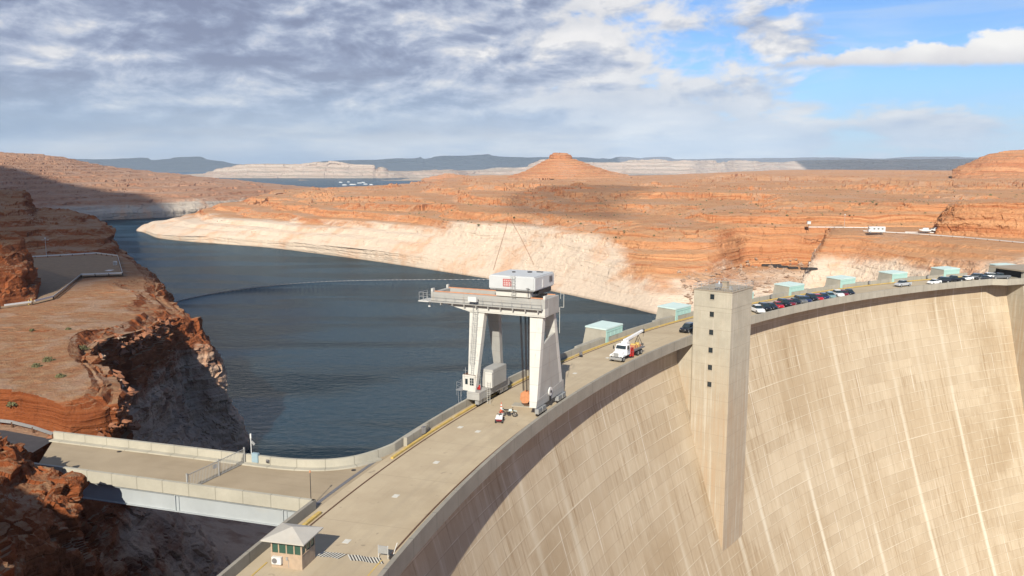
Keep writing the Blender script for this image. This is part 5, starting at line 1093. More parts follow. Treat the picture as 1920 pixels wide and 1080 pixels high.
lb = empty('lifting_beam', 'flat dark lifting frame lying on a pale mat beside the hook block', 'lifting frame', pos2, R(154.9 + 8))
c = MB(); c.bar((-1.4, -.3, .25), (1.2, -.3, .25), .16, .2); c.bar((-1.4, .35, .25), (1.2, .35, .25), .16, .2); [c.bar((x, -.3, .25), (x, .35, .25), .12) for x in (-1.3, -.1, 1.1)]; c.build('frame', M['rust'], lb); c = MB(); c.box(-1.7, 3.0, -.9, .8, .005, .10); c.build('mat', M['wall'], lb)

# ------------------------------------------------------------------ small things on the road
def wheel(parent, c0, ax, r, w_, rimr=.62, name='wheel'):
    a = Vector(c0) - Vector(ax) * w_ / 2; b_ = Vector(c0) + Vector(ax) * w_ / 2
    c = MB(); c.tube(a, b_, r, 20); t_ = c.build(name, M['black'], parent, bevel=.015)
    c = MB(); c.tube(a - Vector(ax) * .006, b_ + Vector(ax) * .006, r * rimr, 14); c.build('rim', M['silver'], t_)
def ring_mesh(cx, cz, y, r, w_, n=22):
    c = MB()
    for i in range(n):
        t = 2 * math.pi * i / n; t2 = 2 * math.pi * (i + 1) / n
        c.bar((cx + r * math.cos(t), y, cz + r * math.sin(t)), (cx + r * math.cos(t2), y, cz + r * math.sin(t2)), w_)
    return c
# dirt motorcycle
p = at_z(954, 781, 0); mo = empty('motorcycle', 'off road motorcycle with pale green bodywork standing on the road between the crane legs', 'motorcycle', (p[0], p[1], 0), R(-12)); mo.scale = (1.15,) * 3
for xx in (-.72, .72):
    c = ring_mesh(xx, .33, 0, .28, .085); wh = c.build('wheel', M['black'], mo); c = MB(); [c.bar((xx, 0, .33), (xx + .26 * math.cos(t), 0, .33 + .26 * math.sin(t)), .012) for t in np.arange(0, 6.28, .52)]; c.tube((xx, -.05, .33), (xx, .05, .33), .05); c.build('spokes', M['silver'], wh)
c = MB(); c.bar((.72, .07, .33), (.48, .07, .95), .05); c.bar((.72, -.07, .33), (.48, -.07, .95), .05); c.bar((.46, 0, .9), (-.1, 0, .45), .06); c.bar((-.1, 0, .42), (-.72, .06, .33), .05); c.bar((-.1, 0, .42), (-.45, 0, .8), .05); c.box(-.2, .2, -.12, .12, .25, .58); c.tube((.1, .13, .35), (-.7, .16, .55), .05); c.build('frame', M['darksteel'], mo)
c = MB(); c.hexa([(-.05, -.1, .68), (.4, -.1, .72), (.4, .1, .72), (-.05, .1, .68), (0, -.08, .88), (.36, -.08, .98), (.36, .08, .98), (0, .08, .88)]); c.bar((-.95, 0, .86), (-.6, 0, .80), .2, .03); c.bar((.5, 0, .78), (1.0, 0, .72), .14, .03); c.build('bodywork', M['mintlight'], mo)
c = MB(); c.box(-.62, .02, -.11, .11, .76, .86); c.build('seat', M['black'], mo); c = MB(); c.bar((.44, -.38, 1.08), (.44, .38, 1.08), .04); c.build('handlebar', M['darksteel'], mo)
# traffic cone
p = at_z(940, 773, 0); co_ = empty('traffic_cone', 'tall orange and white traffic cone beside the motorcycle', 'traffic cone', (p[0], p[1], 0))
c = MB(); c.box(-.3, .3, -.3, .3, 0, .06); c.build('base', M['red'], co_); c = MB(); c.tube((0, 0, .06), (0, 0, 1.45), .21, 16, .03); cb_ = c.build('cone', M['conered'], co_)
for z_, r_ in ((.55, .165), (.95, .112)): c = MB(); c.tube((0, 0, z_), (0, 0, z_ + .22), r_, 16, r_ - .025); c.build('white_band', M['white'], cb_)
# quad bike
p = at_z(937, 791, 0); q_ = empty('quad_bike', 'small white and maroon utility cart parked in front of the motorcycle', 'quad bike', (p[0], p[1], 0), R(-8)); q_.scale = (1.05,) * 3
for sx in (-.42, .42):
    for sy in (-.55, .6): wheel(q_, (sx, sy, .26), (1, 0, 0), .26, .2)
c = MB(); c.hexa([(-.36, -.8, .3), (.36, -.8, .3), (.36, .8, .35), (-.36, .8, .35), (-.42, -.75, .62), (.42, -.75, .62), (.38, .75, .75), (-.38, .75, .75)]); c.build('body', M['car_maroon'], q_, bevel=.04)
c = MB(); c.hexa([(-.45, -.82, .58), (.45, -.82, .58), (.42, -.1, .80), (-.42, -.1, .80), (-.45, -.80, .66), (.45, -.80, .66), (.40, -.1, .95), (-.40, -.1, .95)]); c.box(-.34, .34, .35, .95, .76, .82); c.build('front_panel', M['white'], q_)
c = MB(); c.box(-.18, .18, -.1, .45, .78, .95); c.build('seat', M['black'], q_); c = MB(); c.bar((-.35, -.2, 1.12), (.35, -.2, 1.12), .05); c.bar((0, -.35, .8), (0, -.2, 1.12), .05); c.build('handlebar', M['darksteel'], q_)
# dark pedestal by the kerb
p = at_z(1089, 669, 0); o = empty('marker_post', 'short dark sign stand on the road by the yellow kerb between crane and truck', 'post', (p[0], p[1], 0), R(148)); c = MB(); c.box(-.3, .3, -.05, .05, .35, .95); c.build('plate', M['steelstrip'], o); c = MB(); c.bar((-.25, 0, 0), (-.25, 0, .35), .06); c.bar((.25, 0, 0), (.25, 0, .35), .06); c.box(-.35, .35, -.25, .25, 0, .05); c.build('stand', M['darksteel'], o)

# ------------------------------------------------------------------ boom truck (x forward)
pT = pol(268.75, 147.42); TR = empty('crane_truck', 'white conventional cab boom truck with red toolbox driving along the crest road', 'crane truck', pT, R(147.42 + 90) )
# heading towards the camera = +theta direction = local +y of radial frame -> x axis at theta+90
def wb(parent, x, side): wheel(parent, (x, side * 1.02, .52), (0, 1, 0), .52, .3)
for s_ in (-1, 1):
    wb(TR, 4.2, s_)
    for x in (-1.9, -3.25): wheel(TR, (x, s_ * .98, .52), (0, 1, 0), .52, .42)
c = MB(); c.box(-4.6, 4.4, -.45, .45, .65, .95); c.build('chassis', M['darksteel'], TR)
c = MB(); c.hexa([(3.1, -.85, .95), (5.0, -.75, .95), (5.0, .75, .95), (3.1, .85, .95), (3.1, -.85, 2.0), (4.95, -.62, 1.72), (4.95, .62, 1.72), (3.1, .85, 2.0)]); c.build('hood', M['car_white'], TR, bevel=.06)
for s_ in (-1, 1): c = MB(); c.hexa([(3.5, s_ * 1.2 - .15, 1.0), (4.9, s_ * 1.2 - .15, .95), (4.9, s_ * 1.2 + .02, .95), (3.5, s_ * 1.2 + .02, 1.0), (3.7, s_ * 1.05 - .15, 1.35), (4.7, s_ * 1.05 - .15, 1.3), (4.7, s_ * 1.05 + .15, 1.3), (3.7, s_ * 1.05 + .15, 1.35)]); c.build('fender', M['car_white'], TR, bevel=.03)
c = MB(); c.box(1.5, 3.1, -1.12, 1.12, .95, 2.0); c.hexa([(1.5, -1.12, 2.0), (3.1, -1.12, 2.0), (3.1, 1.12, 2.0), (1.5, 1.12, 2.0), (1.55, -1.0, 2.75), (2.75, -1.0, 2.75), (2.75, 1.0, 2.75), (1.55, 1.0, 2.75)]); cbm = c.build('cab', M['car_white'], TR, bevel=.05)
c = MB(); c.hexa([(3.08, -.98, 2.05), (3.12, -.98, 2.05), (3.12, .98, 2.05), (3.08, .98, 2.05), (2.80, -.9, 2.62), (2.84, -.9, 2.62), (2.84, .9, 2.62), (2.80, .9, 2.62)]); c.build('windscreen', M['glass'], cbm)
for s_ in (-1, 1): c = MB(); c.hexa([(1.75, s_ * 1.10, 2.03), (2.85, s_ * 1.10, 2.03), (2.85, s_ * 1.13, 2.03), (1.75, s_ * 1.13, 2.03), (1.8, s_ * 1.01, 2.6), (2.65, s_ * 1.01, 2.6), (2.65, s_ * 1.04, 2.6), (1.8, s_ * 1.04, 2.6)]); c.build('side_window', M['glass'], cbm)
c = MB(); c.box(4.96, 5.04, -.5, .5, 1.0, 1.66); [c.box(5.04, 5.06, -.48 + i * .12, -.44 + i * .12, 1.02, 1.64) for i in range(9)]; c.build('grille', M['silver'], TR)
c = MB(); c.box(5.0, 5.25, -1.2, 1.2, .45, .88); c.build('bumper', M['silver'], TR, bevel=.04)
for s_ in (-1, 1): c = MB(); c.box(4.86, 5.0, s_ * .95 - .16, s_ * .95 + .16, 1.02, 1.22); c.build('headlight', M['white'], TR); c = MB(); c.bar((2.9, s_ * 1.15, 2.0), (2.95, s_ * 1.5, 2.2), .03); c.box(2.88, 2.94, s_ * 1.5 - .1, s_ * 1.5 + .1, 1.85, 2.45); c.build('mirror', M['darksteel'], TR)
for s_ in (-1, 1): c = MB(); c.tube((1.35, s_ * .85, .9), (1.35, s_ * .85, 3.0), .06); c.build('exhaust_stack', M['silver'], TR)
c = MB(); c.box(-4.7, .6, -1.22, 1.22, 1.1, 1.28); c.build('flatbed', M['steelstrip'], TR)
c = MB(); c.box(.15, 1.25, -1.15, -.75, .45, 1.95); c.box(.15, 1.25, .75, 1.15, .45, 1.95); c.build('toolbox', M['red'], TR, bevel=.03)
c = MB(); [c.box(-4.4 + i * 1.1, -3.6 + i * 1.1, -.9 + .2 * (i % 2), .6, 1.285, 1.6 + .12 * (i % 3)) for i in range(4)]; c.build('orange_cargo', M['orange'], TR)
c = MB(); c.tube((-3.3, .3, 1.29), (-3.3, .3, 2.1), .38, 14); c.tube((-2.3, -.4, 1.65), (-2.3, .5, 1.65), .4, 14); c.build('winch_drum', M['yellow'], TR)
c = MB(); c.bar((-4.3, 0, 1.2), (-4.3, 0, 2.6), .1); c.bar((-4.6, -.9, 1.2), (-4.3, 0, 3.3), .09); c.bar((-4.6, .9, 1.2), (-4.3, 0, 3.3), .09); c.build('boom_rest', M['darksteel'], TR)
c = MB(); c.tube((1.0, 0, 1.1), (1.0, 0, 2.75), .38, 14); c.box(.55, 1.9, -.45, .45, 2.6, 3.15); c.build('turret', M['car_white'], TR, bevel=.03)
c = MB(); c.hexa([(1.7, -.22, 2.95), (1.7, .22, 2.95), (-6.2, .18, 3.62), (-6.2, -.18, 3.62), (1.7, -.22, 3.5), (1.7, .22, 3.5), (-6.2, .18, 4.02), (-6.2, -.18, 4.02)]); bmz = c.build('boom', M['car_white'], TR, bevel=.03)
c = MB(); c.box(-6.75, -6.15, -.16, .16, 3.35, 4.05); c.tube((-6.6, -.2, 3.45), (-6.6, .2, 3.45), .2, 12); c.bar((-6.6, 0, 3.4), (-6.6, 0, 2.6), .05); c.build('boom_tip', M['darksteel'], bmz)
c = MB(); c.bar((.2, 0, 2.8), (-2.2, 0, 3.2), .16); c.build('lift_cylinder', M['silver'], TR)
for s_ in (-1, 1): c = MB(); c.box(.25, .55, s_ * 1.2 - .1, s_ * 1.2 + .1, .35, 1.5); c.build('outrigger', M['red'], TR)

# ------------------------------------------------------------------ cars
def loft_x(sections):
    """sections: (x, half-width, z0, z1, half-width top)"""
    c = MB(); v = []
    for (x, hw, z0, z1, ht) in sections: v += [(x, -hw, z0), (x, hw, z0), (x, hw * 1.0, z0 + (z1 - z0) * .55), (x, ht, z1), (x, -ht, z1), (x, -hw, z0 + (z1 - z0) * .55)]
    n_ = len(sections); f = [tuple(range(6))[::-1], tuple(range(6 * n_ - 6, 6 * n_))]
    for i in range(n_ - 1):
        for k_ in range(6): f.append((6 * i + k_, 6 * i + (k_ + 1) % 6, 6 * i + 6 + (k_ + 1) % 6, 6 * i + 6 + k_))
    return c.raw(v, f)
def make_car(kind, colname, loc, rz, lab, cat, group):
    o = empty({'sedan': 'parked_car', 'suv': 'parked_suv', 'pickup': 'pickup_truck'}[kind], lab, cat, loc, rz, group); m_ = M['car_' + colname]
    if kind == 'sedan':
        S_ = [(-2.35, .70, .42, .82, .62), (-2.2, .86, .30, .98, .78), (-1.5, .90, .28, 1.02, .80), (-.3, .91, .26, .98, .82), (.9, .91, .26, .95, .82), (1.9, .88, .28, .82, .76), (2.3, .74, .34, .66, .60)]
        K_ = [(-1.75, .72, .98, 1.02, .66), (-1.05, .74, .98, 1.40, .58), (.1, .74, .96, 1.44, .60), (.55, .74, .94, 1.38, .58), (1.25, .72, .90, .96, .66)]; wx = (-1.4, 1.42); wr = .33
    elif kind == 'suv':
        S_ = [(-2.35, .78, .42, 1.05, .76), (-2.25, .90, .34, 1.16, .84), (-1.4, .94, .32, 1.16, .86), (.9, .94, .32, 1.10, .86), (1.9, .92, .34, 1.02, .82), (2.35, .82, .40, .84, .70)]
        K_ = [(-2.2, .80, 1.14, 1.30, .74), (-1.95, .82, 1.14, 1.72, .68), (-.2, .82, 1.12, 1.80, .68), (.5, .82, 1.10, 1.74, .66), (1.15, .80, 1.06, 1.14, .72)]; wx = (-1.45, 1.45); wr = .39
    else:
        S_ = [(-2.85, .90, .50, 1.12, .88), (-2.8, .94, .42, 1.18, .90), (-.7, .94, .40, 1.18, .90), (1.2, .94, .40, 1.18, .88), (2.4, .92, .42, 1.10, .82), (2.85, .82, .48, .92, .72)]
        K_ = [(-.75, .82, 1.16, 1.30, .76), (-.6, .82, 1.16, 1.80, .68), (.6, .82, 1.16, 1.86, .68), (.85, .82, 1.14, 1.78, .66), (1.45, .80, 1.12, 1.20, .72)]; wx = (-1.8, 1.85); wr = .42
    bd = loft_x(S_).build('body', m_, o, bevel=.03)
    if kind == 'pickup': c = MB(); c.box(-2.7, -.85, -.74, .74, 1.183, 1.20); c.build('bed_floor', M['black'], o)
    cg = loft_x(K_).build('windows', M['glass'], o, bevel=.02)
    top = K_[1:-1]; c = loft_x([(x, ht + .02, z1 - .04, z1 + .03, ht - .04) for (x, hw, z0, z1, ht) in top]); c.build('roof', m_, o)
    c = MB(); [c.bar((K_[2][0], s_ * .76, K_[2][2]), (K_[2][0], s_ * (K_[2][4] + .02), K_[2][3]), .07) for s_ in (-1, 1)]; c.build('door_pillar', m_, o)
    for x in wx:
        for s_ in (-1, 1): wheel(o, (x, s_ * (S_[2][1] - .09), wr), (0, 1, 0), wr, .2)
    xf = S_[-1][0]; c = MB()
    for s_ in (-1, 1): c.box(xf - .10, xf + .01, s_ * .58 - .13, s_ * .58 + .13, S_[-1][3] - .12, S_[-1][3])
    c.build('headlights', M['silver'], o)
    c = MB(); xr = S_[0][0]
    for s_ in (-1, 1): c.box(xr - .01, xr + .08, s_ * .55 - .13, s_ * .55 + .13, S_[0][3] - .18, S_[0][3] - .02)
    c.build('tail_lights', M['red'], o)
    return o
row = [('pickup', 'white', 134.75), ('suv', 'black', 133.95), ('sedan', 'black', 133.3), ('sedan', 'red', 132.65), ('suv', 'black', 132.05), ('sedan', 'maroon', 131.5), ('sedan', 'black', 130.95), ('suv', 'grey', 130.4), ('sedan', 'navy', 129.85), ('suv', 'black', 129.3), ('sedan', 'red', 128.7), ('sedan', 'navy', 128.1), ('sedan', 'teal', 127.5), ('pickup', 'white', 126.85), ('sedan', 'maroon', 126.2), ('sedan', 'black', 125.6)]
labs = ['white pickup first in the parked row, right beside the elevator tower', 'black sport utility vehicle second in the row from the tower', 'black sedan between the second car and the bright red car', 'bright red sedan fourth in the row from the tower', 'black sport utility vehicle just past the first bright red sedan', 'dark maroon sedan in the left half of the parked row', 'black sedan right of the dark maroon one', 'dark grey vehicle in the middle of the parked row', 'navy sedan just left of the tall black vehicle in mid row', 'tall black vehicle just left of the second bright red car', 'second bright red sedan, in the right half of the row', 'navy sedan right of the second red sedan', 'pale teal sedan left of the white pickup with the dark windows', 'white pickup near the far end of the parked row', 'maroon sedan between the white pickup and the last car', 'black sedan last in the parked row']
for (k_, cn, t), lab in zip(row, labs):
    make_car(k_, cn, pol(269.6, t, .003), R(t + 180 + random.uniform(-38, -30)), lab, {'sedan': 'car', 'suv': 'car', 'pickup': 'pickup truck'}[k_], 'vehicles parked in the row past the elevator tower')
make_car('pickup', 'silver', pol(271.0, 120.0, .003), R(120.0 + 90), 'lone silver pickup driving on the crest road', 'pickup truck', 'vehicles on the crest road')
make_car('suv', 'black', pol(269.6, 141.45, .003), R(141.45 + 90), 'dark vehicle half hidden behind the left side of the elevator tower', 'car', 'vehicles on the crest road')
for (k_, cn, t, rr, a, lab) in [('sedan', 'white', 117.35, 269.9, 90, 'white sedan left of the two black vehicles at the far end'), ('suv', 'black', 116.5, 270.4, 60, 'long black vehicle left of the black pickup at the far end'), ('pickup', 'black', 115.3, 270.6, 70, 'black pickup at the far end in front of a gate house'), ('sedan', 'white', 114.0, 271.2, 90, 'white sedan right of the black pickup'), ('suv', 'grey', 113.0, 272, 60, 'grey vehicle right of the second white sedan'), ('sedan', 'black', 112.9, 269.5, 60, 'black sedan near the far end of the road'), ('suv', 'white', 112.0, 271.5, 60, 'white vehicle close to the flat roofed shelter'), ('pickup', 'grey', 111.4, 269.5, 70, 'dark grey pickup at the shelter corner')]:
    make_car(k_, cn, pol(rr, t, .003), R(t + a), lab, 'pickup truck' if k_ == 'pickup' else 'car', 'vehicles at the far end of the crest')
# flat roofed shelter at the east end
o = empty('entrance_shelter', 'flat tan roofed shelter with dark openings at the far east end of the crest', 'building', pol(270.5, 108.9), R(108.9))
c = MB(); c.box(-6.0, 6.5, -10, 7.8, 2.5, 2.95); c.build('roof', M['tanroof'], o); c = MB(); c.box(-5.4, 6.0, -9.6, 6.3, .0, .35); [c.box(-5.5, -5.1, y, y + .5, .35, 2.5) for y in (5.8, 3.4, .2, -3.2, -6.6, -9.6)]; c.box(-5.5, -4.6, 5.8, 7.2, .0, 2.5); c.build('columns', M['wall'], o)
c = MB(); c.box(-4.3, 5.8, -9.4, 5.6, .35, 2.49); c.build('inner_wall', M['darksteel'], o)

# ------------------------------------------------------------------ west side: guard rails, lamp, signs
def guard_rail(P, zf, lab, closed=False, h=.62, panel=4.0, mat=None, gapped=False):
    o = empty('guard_rail', lab, 'guard rail', (*P[0][:2], zf)); c = MB(); cp = MB(); P = [np.array(p[:2]) for p in P]
    for i in range(len(P) - 1):
        a, b_ = P[i] - P[0], P[i + 1] - P[0]; L = np.linalg.norm(b_ - a); k_ = max(1, int(round(L / panel)))
        for j in range(k_):
            p, q = a + (b_ - a) * j / k_, a + (b_ - a) * (j + 1) / k_
            if gapped: q = p + (q - p) * .86
            c.bar((*p, h), (*q, h), .10, .42); cp.bar((*p, -.1), (*p, h), .22)
    cp.bar((*b_, -.1), (*b_, h), .22)
    c.build('rail', mat or M['white'], o); cp.build('posts', M['rust'], o); return o
guard_rail([PARK[0], PARK[1], PARK[2]], 1.95, 'white guard rail along the far lake side of the parking area')
guard_rail([PARK[2], PARK[3]], 1.95, 'white guard rail down the right end of the parking area above the cliff')
guard_rail([PARK[3], PARK[4]], 1.95, 'white guard rail along the near edge of the parking area, with dark posts')
guard_rail([PARK[4], PARK[5], PARK[6]], 1.95, 'weathered grey guard rail with close posts along the bend of the parking road', panel=1.8, mat=M['cranegrey'], gapped=True)
guard_rail([PARK[6], PARK[7], PARK[8], (-126, 180)], 1.95, 'white guard rail at the lower left edge of the parking road', panel=7, gapped=True)
guard_rail([(-57.9, 102.2), (-62, 105.0), (-66, 107.2), (-76, 110.2), (-95, 114)], 0, 'white guard rail leading left from the bridge wall', mat=M['silver'])
o = empty('lamp_post', 'tall double armed lamp post at the far edge of the parking area', 'lamp post', (-167.4, 300.6, 1.93)); c = MB(); c.tube((0, 0, 0), (0, 0, 6.6), .11, 8, .07); c.build('pole', M['silver'], o)
for s_ in (-1, 1): c = MB(); c.bar((0, 0, 5.9), (s_ * .75, 0, 5.95), .06); c.box(s_ * .9 - .3, s_ * .9 + .3, -.15, .15, 5.88, 6.05); c.build('lamp_arm', M['silver'], o)
c = MB(); c.box(-.2, .2, -.2, .2, 6.5, 6.8); c.build('lamp_head', M['white'], o)
p = at_z(33, 566, 1.95); o = empty('yellow_sign', 'yellow triangular warning sign at the foot of the left hill', 'sign', (p[0], p[1], 1.9)); c = MB(); c.tube((0, 0, 0), (0, 0, 1.2), .04); c.build('post', M['silver'], o)
c = MB(); c.prism([(0, -.05, .7), (.45, -.05, 1.45), (-.45, -.05, 1.45)], (0, .04, 0)); c.build('plate', M['yellow'], o)
for px, py, lab in ((54, 571, 'left of the two yellow bollards at the foot of the hill'), (59, 568, 'right of the two yellow bollards at the foot of the hill')):
    p = at_z(px, py, 1.95); o = empty('bollard', lab, 'bollard', (p[0], p[1], 1.9), 0, 'yellow bollards by the parking road'); c = MB(); c.tube((0, 0, 0), (0, 0, 1.0), .15, 10); c.build('post', M['yellow'], o); c = MB(); c.tube((0, 0, 1.0), (0, 0, 1.08), .16, 10, .05); c.build('cap', M['yellow'], o)
for px, py, lab in ((205, 507, 'white painted square on the parking area'), ):
    p = at_z(px, py, 1.95); c = MB(); c.box(-.9, .9, -1.3, 1.3, .0, .05); tag(c.build('utility_cover', M['white'], loc=(p[0], p[1], 1.94)), lab, 'cover')
p = at_z(216, 497, 1.95); o = empty('utility_box', 'white upright utility box at the right end of the parking area', 'utility box', (p[0], p[1], 1.94)); c = MB(); c.box(-.5, .5, -.4, .4, 0, 1.3); c.build('cabinet', M['white'], o, bevel=.04); c = MB(); c.box(-.4, .4, -.43, -.402, .15, 1.15); c.build('door', M['silver'], o)

# scrub bushes and fallen blocks on the near plateau
def bush(p, r, lab):
    c = MB(); rnd = random.Random(int(p[0] * 100 + p[1]))
    for i in range(90):
        a = rnd.uniform(0, 6.28); e = rnd.uniform(.1, 1.4); d = Vector((math.cos(a) * math.cos(e), math.sin(a) * math.cos(e), math.sin(e) * .75)); b0 = d * r * rnd.uniform(.25, .6); b1 = d * r * rnd.uniform(.7, 1.1)
        c.bar(b0, b1, .035); s_ = rnd.uniform(.08, .16); q = b1; u_ = Vector((rnd.uniform(-1, 1), rnd.uniform(-1, 1), rnd.uniform(-1, 1))).normalized() * s_; v_ = u_.cross(d).normalized() * s_
        c.raw([q - u_, q + v_, q + u_, q - v_], [(0, 1, 2, 3)])
    tag(c.build('shrub', M['shrub'], loc=(p[0], p[1], p[2])), lab, 'shrub', 'low shrubs on the red plateau')
bpy.context.view_layer.update(); dg = bpy.context.evaluated_depsgraph_get()
def ground(px, py):
    r_ = Vector(ray(px, py)).normalized(); hit = SC.ray_cast(dg, Vector((0, 0, CAMH)), r_, distance=4000); return hit[1] if hit[0] else Vector(at_z(px, py, 3))
for (px, py, r_, lab) in ((154, 656, 1.1, 'bright green low shrub nearest the cliff edge'), (90, 677, .95, 'green shrub in the middle of the red plateau'), (68, 688, .8, 'grey green shrub lower left of the middle shrub'), (113, 707, .7, 'small pale shrub below the middle shrub'), (22, 760, .7, 'small shrub at the left edge of the plateau'), (128, 618, .6, 'tiny shrub near the top of the plateau slope'), (60, 620, .5, 'tiny shrub high on the left of the plateau')):
    p = ground(px, py); bush((p.x, p.y, p.z - .05), r_, lab)

# rubble and scrub: sampled on the landforms themselves
def scatter(name, src, n, rmin, rmax, test, mat, seed, squash=.6, foliage=False):
    me = bpy.data.objects[src].data; co = np.zeros(len(me.vertices) * 3); me.vertices.foreach_get('co', co); co = co.reshape(-1, 3); nn = np.zeros(len(me.vertices) * 3); me.vertices.foreach_get('normal', nn); nn = nn.reshape(-1, 3)
    ok = np.where(test(co, nn))[0]; rg = np.random.RandomState(seed); pick = rg.choice(ok, n)
    base = np.array([(1, 0, 0), (-1, 0, 0), (0, 1, 0), (0, -1, 0), (0, 0, 1), (0, 0, -1)], float); tri = np.array([(0, 2, 4), (2, 1, 4), (1, 3, 4), (3, 0, 4), (2, 0, 5), (1, 2, 5), (3, 1, 5), (0, 3, 5)])
    V = []; F = []
    for k_, i in enumerate(pick):
        r_ = rmin + (rmax - rmin) * rg.rand() ** 3; b_ = base * r_ * (.6 + .8 * rg.rand(6, 1)) + rg.randn(6, 3) * r_ * .22; b_[:, 2] *= squash; c0 = co[i] + rg.randn(3) * [.5, .5, 0] * (4 if foliage else 1); c0[2] = co[i][2] + r_ * .1; a = rg.rand() * 6.28
        x = b_[:, 0] * math.cos(a) - b_[:, 1] * math.sin(a); y = b_[:, 0] * math.sin(a) + b_[:, 1] * math.cos(a); b_[:, 0] = x; b_[:, 1] = y
        V.append(b_ + c0); F.append(tri + 6 * k_)
    return tag(mesh_obj(name, np.concatenate(V), np.concatenate(F), mat), kind='stuff')
M['stone'] = plain('loose_stone', (.44, .30, .21), .9, var=.35, scale=.7)
M['redstone'] = plain('loose_red_stone', (.36, .15, .075), .9, var=.35, scale=.7)
vis = lambda c, n_: (c[:, 1] > 98) & (c[:, 1] < 260) & (c[:, 2] > .3) & (n_[:, 2] > .75) & (c[:, 0] > -150) & ~inpoly(c[:, 0], c[:, 1], PARK) & (polydist(c[:, 0], c[:, 1], PARK) > 1.5) & ~inpoly(c[:, 0], c[:, 1], ROADW)
scatter('loose_stones', 'west_bank_terrain', 3200, .07, .55, vis, M['stone'], 5)
scatter('loose_red_rubble', 'west_bank_terrain', 1500, .15, 1.0, lambda c, n_: (c[:, 1] > 104) & (c[:, 1] < 235) & (c[:, 2] > -3) & (n_[:, 2] > .45) & (c[:, 0] > -98) & (polydist(c[:, 0], c[:, 1], PARK) > 1.5), M['redstone'], 6, .7)
scatter('desert_scrub', 'east_shore_terrain', 2600, .35, 1.1, lambda c, n_: (n_[:, 2] > .88) & (c[:, 2] > -8) & (c[:, 1] < 1500), M['shrub'], 7, .6, True)
scatter('rubble_slope', 'east_shore_terrain', 1800, .4, 2.2, lambda c, n_: (c[:, 1] < 480) & (c[:, 0] > 85) & (c[:, 2] < -18) & (c[:, 2] > -34) & (n_[:, 2] > .5), M['stone'], 8, .7)

# ------------------------------------------------------------------ east side
o = empty('motorhome', 'white motorhome parked on the rock platform across the lake', 'motorhome', (187.6, 432, .1), R(172))
c = MB(); c.box(-4, 3.0, -1.2, 1.2, .5, 3.3); c.box(3.001, 4.2, -1.1, 1.1, .5, 1.6); c.hexa([(3.001, -1.1, 1.6), (4.1, -1.1, 1.6), (4.1, 1.1, 1.6), (3.001, 1.1, 1.6), (3.001, -1.0, 2.3), (3.5, -1.0, 2.3), (3.5, 1.0, 2.3), (3.001, 1.0, 2.3)]); c.box(2.6, 4.0, -1.15, 1.15, 2.4, 3.25); c.build('body', M['boatwhite'], o, bevel=.08)
c = MB(); c.hexa([(3.85, -.9, 1.65), (3.9, -.9, 1.65), (3.9, .9, 1.65), (3.85, .9, 1.65), (3.5, -.85, 2.25), (3.55, -.85, 2.25), (3.55, .85, 2.25), (3.5, .85, 2.25)]); [c.box(x, x + .9, s_ * 1.21 - .01, s_ * 1.21 + .01, 1.9, 2.5) for x in (-3, -1, 1) for s_ in (-1, 1)]; c.build('windows', M['glass'], o)
for x in (-2.5, 3.2):
    for s_ in (-1, 1): wheel(o, (x, s_ * 1.05, .4), (0, 1, 0), .4, .25)
for i, (x, y, lab) in enumerate(((214.5, 436, 'left white trailer boat on the rock platform'), (221.5, 438, 'right white trailer boat on the rock platform'))):
    o = empty('trailer_boat', lab, 'boat', (x, y, .1), R(178), 'boats on the rock platform'); c = loft_x([(-2.8, .95, .7, 1.4, .95), (0, 1.05, .6, 1.5, 1.05), (1.8, .8, .75, 1.6, .8), (3.0, .08, 1.2, 1.75, .1)]); c.build('hull', M['boatwhite'], o)
    c = loft_x([(-1.5, .7, 1.45, 2.3, .6), (.6, .7, 1.5, 2.35, .6), (1.4, .6, 1.55, 1.7, .5)]); c.build('canopy', M['boatwhite'], o); c = MB(); c.box(-2.6, 3.3, -.08, .08, .35, .5); [c.tube((-.6, s_ * .9 - .1, .3), (-.6, s_ * .9 + .1, .3), .3, 12) for s_ in (-1, 1)]; c.build('trailer', M['darksteel'], o)
guard_rail([(186.8, 446.5), (203.5, 431), (219, 406), (230.6, 376.4), (252, 348)], -.45, 'long white concrete rail along the edge of the road across the lake', h=.55, panel=6)
guard_rail([(168, 476), (187, 474), (203, 470)], -.45, 'short white rail along the back left of the rock platform', h=.5, panel=5)
guard_rail([(206, 440), (232, 433), (234, 446)], -.45, 'white kerb around the boat parking on the rock platform', h=.4, panel=5)
o = empty('light_mast', 'thin pale light mast at the left tip of the rock platform', 'light mast', (187.5, 474, -.3)); c = MB(); c.tube((0, 0, 0), (0, 0, 7.5), .12, 8, .06); c.build('pole', M['silver'], o); c = MB(); c.bar((-.8, 0, 6.6), (.8, 0, 6.6), .08); c.box(-.3, .3, -.2, .2, 7.3, 7.7); c.build('lamp_head', M['white'], o)
for (px, py, Y, lab) in ((1513, 416, 498, 'white instrument cabinet high on the orange cliff'), (1516, 492, 474, 'white instrument box on a post near the beach across the lake'), (1540, 0, 0, '')):
    if Y:
        p = at_y(px, py + 4, Y); o = empty('instrument_box', lab, 'instrument box', (p[0], p[1] - 3, p[2])); c = MB(); c.box(-1.0, 1.0, -.7, .7, .2, 1.9); c.build('cabinet', M['boatwhite'], o); c = MB(); c.tube((0, 0, -4), (0, 0, .2), .12); c.box(-1.1, 1.1, -.8, .8, 1.9, 2.05); c.build('post_and_roof', M['darksteel'], o)
